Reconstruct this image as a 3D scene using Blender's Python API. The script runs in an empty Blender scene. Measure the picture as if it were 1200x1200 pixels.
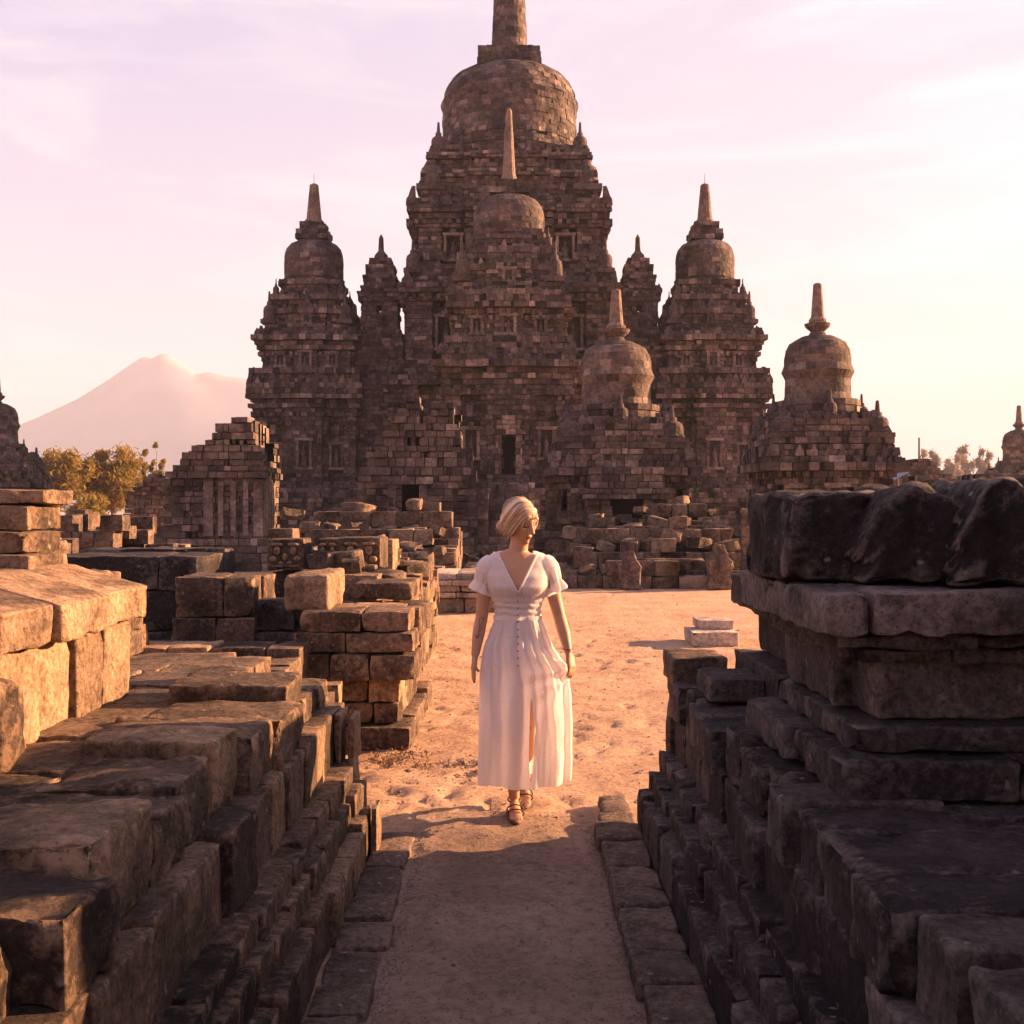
import bpy, math, random
import numpy as np
from mathutils import Vector, Matrix, noise, Euler
R = math.radians
rnd = random.Random(7)
scene = bpy.context.scene
COL = scene.collection
F = 1300.0 / 1200.0          # focal length in image widths
EYE = 1.6

def wx(px, Y): return (px - 600) / 1300.0 * Y
def wz(py, Y): return EYE - (py - 600) / 1300.0 * Y

# ------------------------------------------------------------------ materials
def newmat(name):
    m = bpy.data.materials.new(name); m.use_nodes = True
    nt = m.node_tree
    for n in list(nt.nodes): nt.nodes.remove(n)
    out = nt.nodes.new('ShaderNodeOutputMaterial')
    b = nt.nodes.new('ShaderNodeBsdfPrincipled')
    nt.links.new(b.outputs[0], out.inputs['Surface'])
    b.inputs['Roughness'].default_value = .9
    b.inputs['Specular IOR Level'].default_value = .25
    return m, nt, b, out
def N(nt, t, **kw):
    n = nt.nodes.new(t)
    for k, v in kw.items():
        if k in n.inputs: n.inputs[k].default_value = v
        else: setattr(n, k, v)
    return n
def ramp(nt, fac, stops):
    r = nt.nodes.new('ShaderNodeValToRGB')
    e = r.color_ramp.elements
    while len(e) < len(stops): e.new(.5)
    for i, (p, c) in enumerate(stops):
        e[i].position = p
        e[i].color = (c, c, c, 1) if isinstance(c, (int, float)) else (*c, 1)
    nt.links.new(fac, r.inputs[0]); return r.outputs[0]
def mix(nt, a, b, f, mode='MIX'):
    m = nt.nodes.new('ShaderNodeMix'); m.data_type = 'RGBA'; m.blend_type = mode
    for s, v in ((m.inputs[0], f), (m.inputs[6], a), (m.inputs[7], b)):
        if hasattr(v, 'is_linked'): nt.links.new(v, s)
        elif isinstance(v, (int, float)): s.default_value = v
        else: s.default_value = (*v, 1)
    return m.outputs[2]
def noise_n(nt, vec, scale, detail=6, rough=.6, dist=0):
    n = N(nt, 'ShaderNodeTexNoise'); n.inputs['Scale'].default_value = scale
    n.inputs['Detail'].default_value = detail; n.inputs['Roughness'].default_value = rough
    n.inputs['Distortion'].default_value = dist
    nt.links.new(vec, n.inputs['Vector']); return n.outputs[0]

def stone_mat(name, dark, mid, light, s1, s2, bump, crust=.45, fleck=None, wear=0):
    """weathered andesite: per-stone tint (attribute), crust patches, pale lichen flecks"""
    m, nt, b, out = newmat(name)
    tc = N(nt, 'ShaderNodeTexCoord').outputs['Object']
    at = N(nt, 'ShaderNodeAttribute'); at.attribute_name = 'tint'
    tint = at.outputs['Fac']
    base = ramp(nt, tint, [(0, dark), (.5, mid), (1, light)])
    n1 = noise_n(nt, tc, s1, 8, .65, .3)
    c1 = ramp(nt, n1, [(crust - .09, .42), (crust + .13, 1.0), (.75, 1.25)])
    base = mix(nt, base, c1, 1.0, 'MULTIPLY')
    n2 = noise_n(nt, tc, s2, 6, .7)
    c2 = ramp(nt, n2, [(.34, .5), (.5, 1.0), (.68, 1.5)])
    base = mix(nt, base, c2, 1.0, 'MULTIPLY')
    if fleck:
        n3 = noise_n(nt, tc, fleck, 9, .78)
        f3 = ramp(nt, n3, [(.60, 0), (.70, .6)])
        base = mix(nt, base, tuple(c * 1.35 for c in light), f3)
    n5 = noise_n(nt, tc, s1 * .55, 7, .7, .5)
    base = mix(nt, base, ramp(nt, n5, [(.36, .38), (.47, .95), (.60, 1.05), (.70, 1.6)]), 1.0, 'MULTIPLY')
    if wear:
        geo = N(nt, 'ShaderNodeNewGeometry')
        wv = mix(nt, geo.outputs['Pointiness'], n2, .10)
        base = mix(nt, base, tuple(c * wear for c in light), ramp(nt, wv, [(.515, 0), (.57, .65)]))
    if wear:
        vp = N(nt, 'ShaderNodeTexVoronoi'); vp.inputs['Scale'].default_value = s2 * 1.6; nt.links.new(tc, vp.inputs['Vector'])
        base = mix(nt, base, ramp(nt, vp.outputs['Distance'], [(.08, .45), (.28, 1.0)]), .8, 'MULTIPLY')
        wob = N(nt, 'ShaderNodeTexNoise'); wob.inputs['Scale'].default_value = 30; nt.links.new(tc, wob.inputs['Vector'])
        vm = N(nt, 'ShaderNodeVectorMath'); vm.operation = 'MULTIPLY_ADD'; nt.links.new(wob.outputs['Color'], vm.inputs[0]); vm.inputs[1].default_value = (.05, .05, .05); nt.links.new(tc, vm.inputs[2])
        vl = N(nt, 'ShaderNodeTexVoronoi'); vl.inputs['Scale'].default_value = 9; nt.links.new(vm.outputs[0], vl.inputs['Vector'])
        base = mix(nt, base, (.38, .34, .30), ramp(nt, vl.outputs['Distance'], [(.06, .5), (.12, 0)]))
    nt.links.new(base, b.inputs['Base Color'])
    bp = N(nt, 'ShaderNodeBump'); bp.inputs['Strength'].default_value = bump[0]; bp.inputs['Distance'].default_value = bump[1]
    hn = noise_n(nt, tc, s2 * 1.3, 9, .8)
    vo = N(nt, 'ShaderNodeTexVoronoi'); vo.inputs['Scale'].default_value = s2 * 1.6; nt.links.new(tc, vo.inputs['Vector'])
    pit = ramp(nt, vo.outputs['Distance'], [(.05, .0), (.3, 1.0)])
    hm2 = mix(nt, hn, pit, .22)
    nt.links.new(hm2, bp.inputs['Height'])
    bp2 = N(nt, 'ShaderNodeBump'); bp2.inputs['Strength'].default_value = bump[0] * .7; bp2.inputs['Distance'].default_value = bump[1] * 3.5
    nt.links.new(noise_n(nt, tc, s1 * 3, 5, .6), bp2.inputs['Height'])
    nt.links.new(bp.outputs[0], bp2.inputs['Normal'])
    nt.links.new(bp2.outputs[0], b.inputs['Normal'])
    return m
def plain(name, c, rough=.8, nscale=None, amt=.25, bump=None):
    m, nt, b, out = newmat(name)
    b.inputs['Roughness'].default_value = rough
    if nscale:
        tc = N(nt, 'ShaderNodeTexCoord').outputs['Object']
        n = noise_n(nt, tc, nscale, 5, .6)
        f = ramp(nt, n, [(.3, 1 - amt), (.7, 1 + amt)])
        nt.links.new(mix(nt, c, f, 1.0, 'MULTIPLY'), b.inputs['Base Color'])
        if bump:
            bp = N(nt, 'ShaderNodeBump'); bp.inputs['Strength'].default_value = bump[0]; bp.inputs['Distance'].default_value = bump[1]
            nt.links.new(n, bp.inputs['Height']); nt.links.new(bp.outputs[0], b.inputs['Normal'])
    else: b.inputs['Base Color'].default_value = (*c, 1)
    return m

M = {}
M['temple'] = stone_mat('temple_stone', (.052, .041, .041), (.155, .117, .107), (.42, .32, .275), .6, 4.5, (.9, .10), .44, 2.0)
M['shrine'] = stone_mat('shrine_stone', (.055, .042, .038), (.155, .115, .098), (.36, .265, .22), 1.1, 9, (.6, .03), .42)
M['rubble'] = stone_mat('rubble_stone', (.06, .042, .034), (.15, .105, .082), (.36, .26, .19), 1.8, 14, (.9, .03), .42, 6, .9)
M['left'] = stone_mat('warm_wall_stone', (.055, .038, .030), (.165, .112, .080), (.55, .36, .225), 3.2, 34, (1.0, .022), .44, 16, 1.0)  # pale end brightened and warmed, orange sunlight put into the stone colour
M['right'] = stone_mat('shade_tinted_wall_stone', (.018, .014, .016), (.070, .055, .054), (.27, .22, .20), 3.0, 34, (1.0, .022), .45, 13, 1.15)  # darker copy of the wall stone, deep shade put into its colour
M['kerb'] = stone_mat('kerb_stone', (.10, .07, .055), (.17, .12, .095), (.27, .20, .155), 4, 40, (1.0, .012), .40, None, .9)
M['pale'] = stone_mat('pale_stone', (.20, .15, .12), (.34, .26, .21), (.5, .4, .32), 2, 20, (.5, .01), .35)
M['shade_black'] = plain('interior_shade_black', (.006, .004, .004), 1)  # near-black surface, darkness inside the doorways painted as colour
M['spire'] = stone_mat('spire_stone', (.13, .09, .07), (.20, .145, .115), (.3, .22, .18), .9, 7, (.4, .03), .35)
M['metal'] = plain('dark_metal', (.08, .07, .07), .5)

# ground
def ground_mat(name, c_dark, c_mid, c_light, speck):
    m, nt, b, out = newmat(name)
    tc = N(nt, 'ShaderNodeTexCoord').outputs['Object']
    n1 = noise_n(nt, tc, 1.1, 8, .65, .4)
    base = ramp(nt, n1, [(.3, c_dark), (.5, c_mid), (.7, c_light)])
    n2 = noise_n(nt, tc, 22, 7, .75)
    base = mix(nt, base, ramp(nt, n2, [(.33, .55), (.5, 1.0), (.7, 1.25)]), 1.0, 'MULTIPLY')
    n3 = noise_n(nt, tc, 70, 4, .7)
    base = mix(nt, base, ramp(nt, n3, [(.30, speck), (.42, 1.0)]), 1.0, 'MULTIPLY')
    nt.links.new(base, b.inputs['Base Color'])
    bp = N(nt, 'ShaderNodeBump'); bp.inputs['Strength'].default_value = 1.0; bp.inputs['Distance'].default_value = .045
    nt.links.new(n2, bp.inputs['Height'])
    bp2 = N(nt, 'ShaderNodeBump'); bp2.inputs['Strength'].default_value = .5; bp2.inputs['Distance'].default_value = .01
    nt.links.new(n3, bp2.inputs['Height']); nt.links.new(bp.outputs[0], bp2.inputs['Normal'])
    nt.links.new(bp2.outputs[0], b.inputs['Normal'])
    return m
M['sand'] = ground_mat('dry_sand', (.40, .25, .16), (.55, .36, .24), (.64, .43, .30), .55)
M['path'] = ground_mat('packed_earth', (.24, .165, .12), (.38, .265, .20), (.48, .345, .26), .4)
M['skin'] = plain('skin', (.50, .27, .17), .5, 30, .06)
M['lip'] = plain('lips', (.36, .13, .10), .4)
M['lash'] = plain('lashes', (.05, .03, .025), .7)
M['hair'], _nt, _b, _o = newmat('blond_hair')
_a = N(_nt, 'ShaderNodeAttribute'); _a.attribute_name = 'tint'; _b.inputs['Roughness'].default_value = .45
_nt.links.new(ramp(_nt, _a.outputs['Fac'], [(0, (.12, .07, .04)), (.42, (.42, .28, .17)), (1, (.80, .63, .46))]), _b.inputs['Base Color'])
M['sandal'] = plain('sandal_leather', (.12, .06, .04), .6)
M['ink'] = plain('tattoo_ink', (.10, .06, .06), .7)
M['trunk'] = plain('bark', (.12, .085, .06), .9, 8, .3)
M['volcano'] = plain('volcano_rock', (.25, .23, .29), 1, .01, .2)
M['tarp'] = plain('blue_tarp', (.16, .22, .42), .6)
M['pole'] = plain('pole_wood', (.14, .1, .08), .8)

def translucent_mat(name, c, tr, wcol=None, spots=False):
    m, nt, b, out = newmat(name)
    b.inputs['Roughness'].default_value = .85
    t = N(nt, 'ShaderNodeBsdfTranslucent')
    col = None
    tc = N(nt, 'ShaderNodeTexCoord').outputs['Object']
    if spots:
        v = N(nt, 'ShaderNodeTexVoronoi'); v.inputs['Scale'].default_value = 75
        nt.links.new(tc, v.inputs['Vector'])
        f = ramp(nt, v.outputs['Distance'], [(.12, .84), (.30, 1.0)])
        col = mix(nt, c, f, 1.0, 'MULTIPLY')
        bp = N(nt, 'ShaderNodeBump'); bp.inputs['Strength'].default_value = .35; bp.inputs['Distance'].default_value = .003
        nt.links.new(f, bp.inputs['Height']); nt.links.new(bp.outputs[0], b.inputs['Normal'])
    else:
        n = noise_n(nt, tc, .8, 3)
        col = mix(nt, c, wcol or c, ramp(nt, n, [(.4, 0), (.6, 1)]))
    nt.links.new(col, b.inputs['Base Color']); nt.links.new(col, t.inputs['Color'])
    ms = N(nt, 'ShaderNodeMixShader'); ms.inputs[0].default_value = tr
    nt.links.new(b.outputs[0], ms.inputs[1]); nt.links.new(t.outputs[0], ms.inputs[2])
    nt.links.new(ms.outputs[0], out.inputs['Surface'])
    return m
M['dress'] = translucent_mat('white_cotton', (.92, .88, .88), .48, spots=True)
M['leaf'] = translucent_mat('leaves', (.22, .17, .04), .5, (.36, .25, .07))
M['leaf_far'] = translucent_mat('far_leaves', (.20, .14, .07), .45, (.26, .17, .09))
M['litter'] = plain('dry_leaf', (.24, .14, .07), .9)

# ------------------------------------------------------------------ mesh helpers
class MB:
    def __init__(s): s.v = []; s.f = []; s.t = []
    def add(s, vs, fs, t=.5):
        o = len(s.v); s.v.extend(vs)
        for f in fs: s.f.append(tuple(i + o for i in f)); s.t.append(t)
    def hexa(s, p, t=.5, back=True):
        # p: 4 bottom (ccw from above) then 4 top ; edge 0-1 is the outer face
        fs = [(0, 1, 5, 4), (1, 2, 6, 5), (3, 0, 4, 7), (4, 5, 6, 7), (3, 2, 1, 0)]
        if back: fs.append((2, 3, 7, 6))
        s.add(p, fs, t)
    def box(s, x0, x1, y0, y1, z0, z1, t=.5):
        s.hexa([(x0, y0, z0), (x1, y0, z0), (x1, y1, z0), (x0, y1, z0), (x0, y0, z1), (x1, y0, z1), (x1, y1, z1), (x0, y1, z1)], t)
    def prism(s, poly, z0, z1, t=.3, cap=True):
        n = len(poly); t = .0; vs = [(x, y, z0) for x, y in poly] + [(x, y, z1) for x, y in poly]
        fs = [(i, (i + 1) % n, n + (i + 1) % n, n + i) for i in range(n)]
        fs.append(tuple(range(n, 2 * n)))
        s.add(vs, fs, t)
    def lathe(s, prof, n=16, c=(0, 0), t=.5, z=0):
        vs = []; fs = []
        for r, h in prof:
            for k in range(n):
                a = 2 * math.pi * k / n; vs.append((c[0] + r * math.cos(a), c[1] + r * math.sin(a), z + h))
        for i in range(len(prof) - 1):
            for k in range(n):
                k2 = (k + 1) % n
                fs.append((i * n + k, i * n + k2, (i + 1) * n + k2, (i + 1) * n + k))
        fs.append(tuple(range((len(prof) - 1) * n, len(prof) * n)))
        fs.append(tuple(reversed(range(n))))
        s.add(vs, fs, t)
    def build(s, name, mat, parent=None, smooth=False, loc=None):
        me = bpy.data.meshes.new(name); me.from_pydata(s.v, [], s.f)
        if s.t:
            a = me.attributes.new('tint', 'FLOAT', 'FACE'); a.data.foreach_set('value', s.t)
        if smooth: me.polygons.foreach_set('use_smooth', [True] * len(me.polygons))
        if mat: me.materials.append(mat)
        o = bpy.data.objects.new(name, me); COL.objects.link(o)
        if parent: o.parent = parent
        if loc: o.location = loc
        return o
def tag(o, label=None, cat=None, group=None, kind=None):
    if label: o['label'] = label
    if cat: o['category'] = cat
    if group: o['group'] = group
    if kind: o['kind'] = kind
    return o
def empty(name, loc, rz=0, label=None, cat=None, group=None):
    o = bpy.data.objects.new(name, None); COL.objects.link(o); o.location = loc; o.rotation_euler = (0, 0, rz)
    o.empty_display_size = .2
    return tag(o, label, cat, group)
def kids(o): return [c for c in bpy.data.objects if c.parent == o]
def copy_tree(o, parent=None, loc=None, rz=None):
    c = o.copy(); COL.objects.link(c); c.parent = parent
    if loc is not None: c.location = loc
    if rz is not None: c.rotation_euler = (0, 0, rz)
    for ch in kids(o): copy_tree(ch, c)
    return c

def rtint():
    u = rnd.random()
    if u < .09: return rnd.uniform(.6, .95)
    if u < .27: return rnd.uniform(.0, .25)
    return max(0, min(1, rnd.gauss(.45, .11)))

def course_stones(mb, a, b, z0, z1, w, jit, depth, keep=None, off=0, tmul=1.0):
    ax, ay = a; bx, by = b
    L = math.hypot(bx - ax, by - ay)
    if L < 1e-4: return
    ex, ey = (bx - ax) / L, (by - ay) / L
    nx, ny = ey, -ex
    n = max(1, round(L / w))
    cuts = [0]
    for i in range(1, n): cuts.append((i + rnd.uniform(-.42, .42)) * L / n)
    cuts.append(L)
    for i in range(n):
        s0, s1 = cuts[i], cuts[i + 1]
        if keep:
            cx = ax + ex * (s0 + s1) / 2; cy = ay + ey * (s0 + s1) / 2
            if not keep(cx, cy, (z0 + z1) / 2): continue
        o = rnd.uniform(-jit, jit)
        if rnd.random() < .08: o -= min(.14, jit * 4)
        o += off
        e0 = s0 + .011 - (o if i == 0 and L > w else 0) * .0; e1 = s1 - .011
        if i == 0: e0 = -max(o, -.05) if n > 1 else 0
        if i == n - 1: e1 = L + max(o, -.05) if n > 1 else L
        zt = z1 - rnd.uniform(.012, .03); g = rnd.uniform(-.012, .012)
        P = lambda s, d, z: (ax + ex * s + nx * d, ay + ey * s + ny * d, z)
        mb.hexa([P(e0, o, z0), P(e1, o + g, z0), P(e1, -depth, z0), P(e0, -depth, z0),
                 P(e0, o, zt), P(e1, o + g, zt), P(e1, -depth, zt), P(e0, -depth, zt)], min(1, rtint() * tmul), back=False)
def inset(poly, d):
    n = len(poly); out = []
    for i in range(n):
        p0, p1, p2 = poly[i - 1], poly[i], poly[(i + 1) % n]
        e1 = (p1[0] - p0[0], p1[1] - p0[1]); e2 = (p2[0] - p1[0], p2[1] - p1[1])
        l1 = math.hypot(*e1); l2 = math.hypot(*e2)
        n1 = (-e1[1] / l1, e1[0] / l1); n2 = (-e2[1] / l2, e2[0] / l2)
        dd = 1 + n1[0] * n2[0] + n1[1] * n2[1]
        out.append((p1[0] + d * (n1[0] + n2[0]) / dd, p1[1] + d * (n1[1] + n2[1]) / dd))
    return out
def masonry(mb, poly, z0, z1, ch=.22, w=.38, jit=.035, depth=.25, keep=None, core=True, tmul=1.0):
    if len(poly) == 4: depth = min(depth, .45 * min(max(p[i] for p in poly) - min(p[i] for p in poly) for i in (0, 1)))
    n = max(1, round((z1 - z0) / ch)); h = (z1 - z0) / n
    for k in range(n):
        j = rnd.uniform(-.03, .03)
        for i in range(len(poly)):
            course_stones(mb, poly[i], poly[(i + 1) % len(poly)], z0 + k * h, z0 + (k + 1) * h, w, jit, depth, keep, j, tmul)
    if core and (len(poly) > 4 or depth > .2): mb.prism(inset(poly, .08), z0, z1 - .02 + .004 * rnd.random())
def facade(h, bumps=(), hy=None):
    """square plan with bays: bumps = [(centre, half width, proud)] repeated on the four sides, or 4 lists"""
    hy = hy or h
    if len(bumps) == 4 and (not bumps[0] or isinstance(bumps[0], list)): b4 = bumps
    else: b4 = [list(bumps)] * 4
    pts = []
    for s in range(4):
        ha, hb = (h, hy) if s % 2 == 0 else (hy, h)
        side = [(-ha, -hb)]
        for c, hw, pr in sorted(b4[s]):
            side += [(c - hw, -hb), (c - hw, -hb - pr), (c + hw, -hb - pr), (c + hw, -hb)]
        a = s * math.pi / 2; ca, sa = round(math.cos(a)), round(math.sin(a))
        pts += [(x * ca - y * sa, x * sa + y * ca) for x, y in side]
    return pts
def circle(r, n): return [(r * math.cos(2 * math.pi * k / n), r * math.sin(2 * math.pi * k / n)) for k in range(n)]
def ring_dome(mb, prof, n=28, ch=.26, jit=.012, seg=1):
    """prof: list of (r,z); courses interpolated, every stone its own block"""
    zs = [p[1] for p in prof]; z = zs[0]
    def rr(q):
        for (r0, z0), (r1, z1) in zip(prof, prof[1:]):
            if q <= z1: return r0 + (r1 - r0) * (q - z0) / max(1e-6, z1 - z0)
        return prof[-1][0]
    nc = max(2, round((zs[-1] - zs[0]) / ch)); h = (zs[-1] - zs[0]) / nc
    for k in range(nc):
        z0 = zs[0] + k * h; z1 = z0 + h; r0, r1 = rr(z0 + 1e-5), rr(z1)
        ph = rnd.random(); m = max(8, int(n * max(.5, r0 / prof[0][0])))
        for i in range(m):
            a0 = 2 * math.pi * (i + ph) / m; a1 = 2 * math.pi * (i + 1 + ph) / m; t = .46 + (rtint() - .46) * .75; o = rnd.uniform(-jit, jit)
            for q in range(2):
                b0 = a0 + (a1 - a0) * q / 2; b1 = a0 + (a1 - a0) * (q + 1) / 2
                P = lambda r, a, z: (r * math.cos(a), r * math.sin(a), z)
                mb.hexa([P(r0 + o, b0, z0), P(r0 + o, b1, z0), P(r0 * .6, b1, z0), P(r0 * .6, b0, z0),
                         P(r1 + o, b0, z1), P(r1 + o, b1, z1), P(r1 * .6, b1, z1), P(r1 * .6, b0, z1)], t, back=False)
    mb.lathe([(max(.02, r - .06), z) for r, z in prof], 24, t=.2)

# shared small ornaments
def antefix_mesh():
    mb = MB()
    pts = [(-.5, 0), (.5, 0), (.46, .35), (.28, .55), (.16, .85), (0, 1.15), (-.16, .85), (-.28, .55), (-.46, .35)]
    n = len(pts)
    vs = [(x, -.22 + .1 * z, z) for x, z in pts] + [(x, .22, z) for x, z in pts]
    fs = [tuple(range(n)), tuple(reversed(range(n, 2 * n)))] + [((i + 1) % n, i, n + i, n + (i + 1) % n) for i in range(n)]
    mb.add(vs, fs, .5)
    me = mb.build('antefix', M['temple']); d = me.data; bpy.data.objects.remove(me); return d
def stupa_mesh():
    mb = MB()
    mb.box(-.5, .5, -.5, .5, 0, .22, .4)
    mb.lathe([(.42, .2), (.46, .3), (.40, .36), (.40, .75), (.34, .92), (.2, 1.02), (.17, 1.06), (.17, 1.2), (.10, 1.22), (.06, 1.75), (.0, 1.8)], 14, t=.5)
    me = mb.build('small_stupa', M['temple']); d = me.data; bpy.data.objects.remove(me); return d
ANT = antefix_mesh(); STU = stupa_mesh()
def inst(name, me, parent, loc, s, rz=0, sz=None):
    o = bpy.data.objects.new(name, me); COL.objects.link(o); o.parent = parent
    o.location = loc; o.rotation_euler = (0, 0, rz); o.scale = (s, s, sz or s); return o
def spire(parent, z0, z1, r0, r1, base=None, name='spire', rod=False):
    mb = MB(); L = z1 - z0
    prof = [(r0 * 1.35, 0), (r0 * 1.35, L * .05), (r0 * 1.1, L * .1), (r0, L * .13)]
    for k in range(1, 7):
        u = k / 6; prof += [(r0 + (r1 - r0) * (u - .02), L * (.13 + .83 * u)), ]
    prof += [(r1 * .6, L * .99), (r1 * .2, L)]
    mb.lathe(prof, 12, t=.55, z=z0)
    o = mb.build(name, M['spire'], parent)
    if rod:
        mr = MB(); mr.lathe([(.018, 0), (.012, .55), (.002, .6)], 6, z=z1 - .02); mr.build('lightning_rod', M['metal'], parent)
    return o

# ------------------------------------------------------------------ main temple
def bands(mb, rows, mo=1, **kw):
    for i, (z0, z1, poly) in enumerate(rows):
        thin = z1 - z0 <= .36
        if thin: poly = inset(poly, (-.11 * mo, .05 * mo)[i % 2])
        masonry(mb, poly, z0, z1, tmul=1.2 if thin and i % 2 == 0 else 1.0, **kw)  # light caught by alternate thin ledges is put into their tint
CB = [(-1.65, .42, -.30), (0, .95, .30), (1.65, .42, -.30)]
def crest(mb, h, z, step=.5, s=.36, hy=None):
    """row of little pointed leaves along a cornice, part of the masonry"""
    for q in range(4):
        a = q * math.pi / 2; ca, sa = round(math.cos(a)), round(math.sin(a)); n = max(2, int(2 * h / step))
        for i in range(n + 1):
            if rnd.random() < .18: continue
            x = -h + 2 * h * i / n; k = s * rnd.uniform(.7, 1.15); d = h + .02
            pts = [(x - k * .42, 0), (x + k * .42, 0), (x + k * .36, k * .5), (x, k * 1.15), (x - k * .36, k * .5)]
            vs = [(u, -d, z + w_) for u, w_ in pts] + [(u, -d + .22, z + w_) for u, w_ in pts]
            vs = [(u * ca - v * sa, u * sa + v * ca, w_) for u, v, w_ in vs]
            mb.add(vs, [(0, 1, 2, 3, 4), (9, 8, 7, 6, 5)] + [((j + 1) % 5, j, 5 + j, 5 + (j + 1) % 5) for j in range(5)], rtint())
def niche(mb, x, h, z0, z1, w, proud=.12):
    """framed niche with a seated figure, repeated on the four faces"""
    for q in range(4):
        a = q * math.pi / 2; ca, sa = round(math.cos(a)), round(math.sin(a)); tr = lambda u, v: (u * ca - v * sa, u * sa + v * ca)
        def bx(u0, u1, v0, v1, za, zb, t):
            P4 = [tr(u0, v0), tr(u1, v0), tr(u1, v1), tr(u0, v1)]
            mb.hexa([(u, v, za) for u, v in P4] + [(u, v, zb) for u, v in P4], t)
        f = -h - proud
        bx(x - w / 2 - .14, x - w / 2, f, -h + .1, z0, z1, rnd.uniform(.45, .9)); bx(x + w / 2, x + w / 2 + .14, f, -h + .1, z0, z1, rnd.uniform(.45, .9))
        bx(x - w / 2 - .2, x + w / 2 + .2, f - .05, -h + .1, z1, z1 + .14, rnd.uniform(.6, .95)); bx(x - w / 2 - .2, x + w / 2 + .2, f - .05, -h + .1, z0 - .14, z0, rnd.uniform(.5, .9))
        bx(x - w / 4, x + w / 4, f, -h + .1, z1 + .14, z1 + .34, .6); bx(x - w / 2, x + w / 2, -h - .012, -h + .1, z0, z1, .0)  # niche back in darkest tint, recess shade put into its colour
        c = tr(x, -h - .04); hh = z1 - z0
        mb.lathe([(w * .34, 0), (w * .36, hh * .12), (w * .2, hh * .3), (w * .24, hh * .5), (w * .1, hh * .6), (w * .13, hh * .7), (w * .04, hh * .82)], 7, c=c, t=.5, z=z0)
def dentils(mb, h, z0, z1, step=.34, w=.16, out=.1):
    for q in range(4):
        a = q * math.pi / 2; ca, sa = round(math.cos(a)), round(math.sin(a)); n = max(2, int(2 * h / step))
        for i in range(n):
            if rnd.random() < .12: continue
            x = -h + 2 * h * (i + .5) / n
            P4 = [(x - w / 2, -h - out), (x + w / 2, -h - out), (x + w / 2, -h + .05), (x - w / 2, -h + .05)]
            P4 = [(u * ca - v * sa, u * sa + v * ca) for u, v in P4]
            mb.hexa([(u, v, z0) for u, v in P4] + [(u, v, z1) for u, v in P4], rtint())
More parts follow.
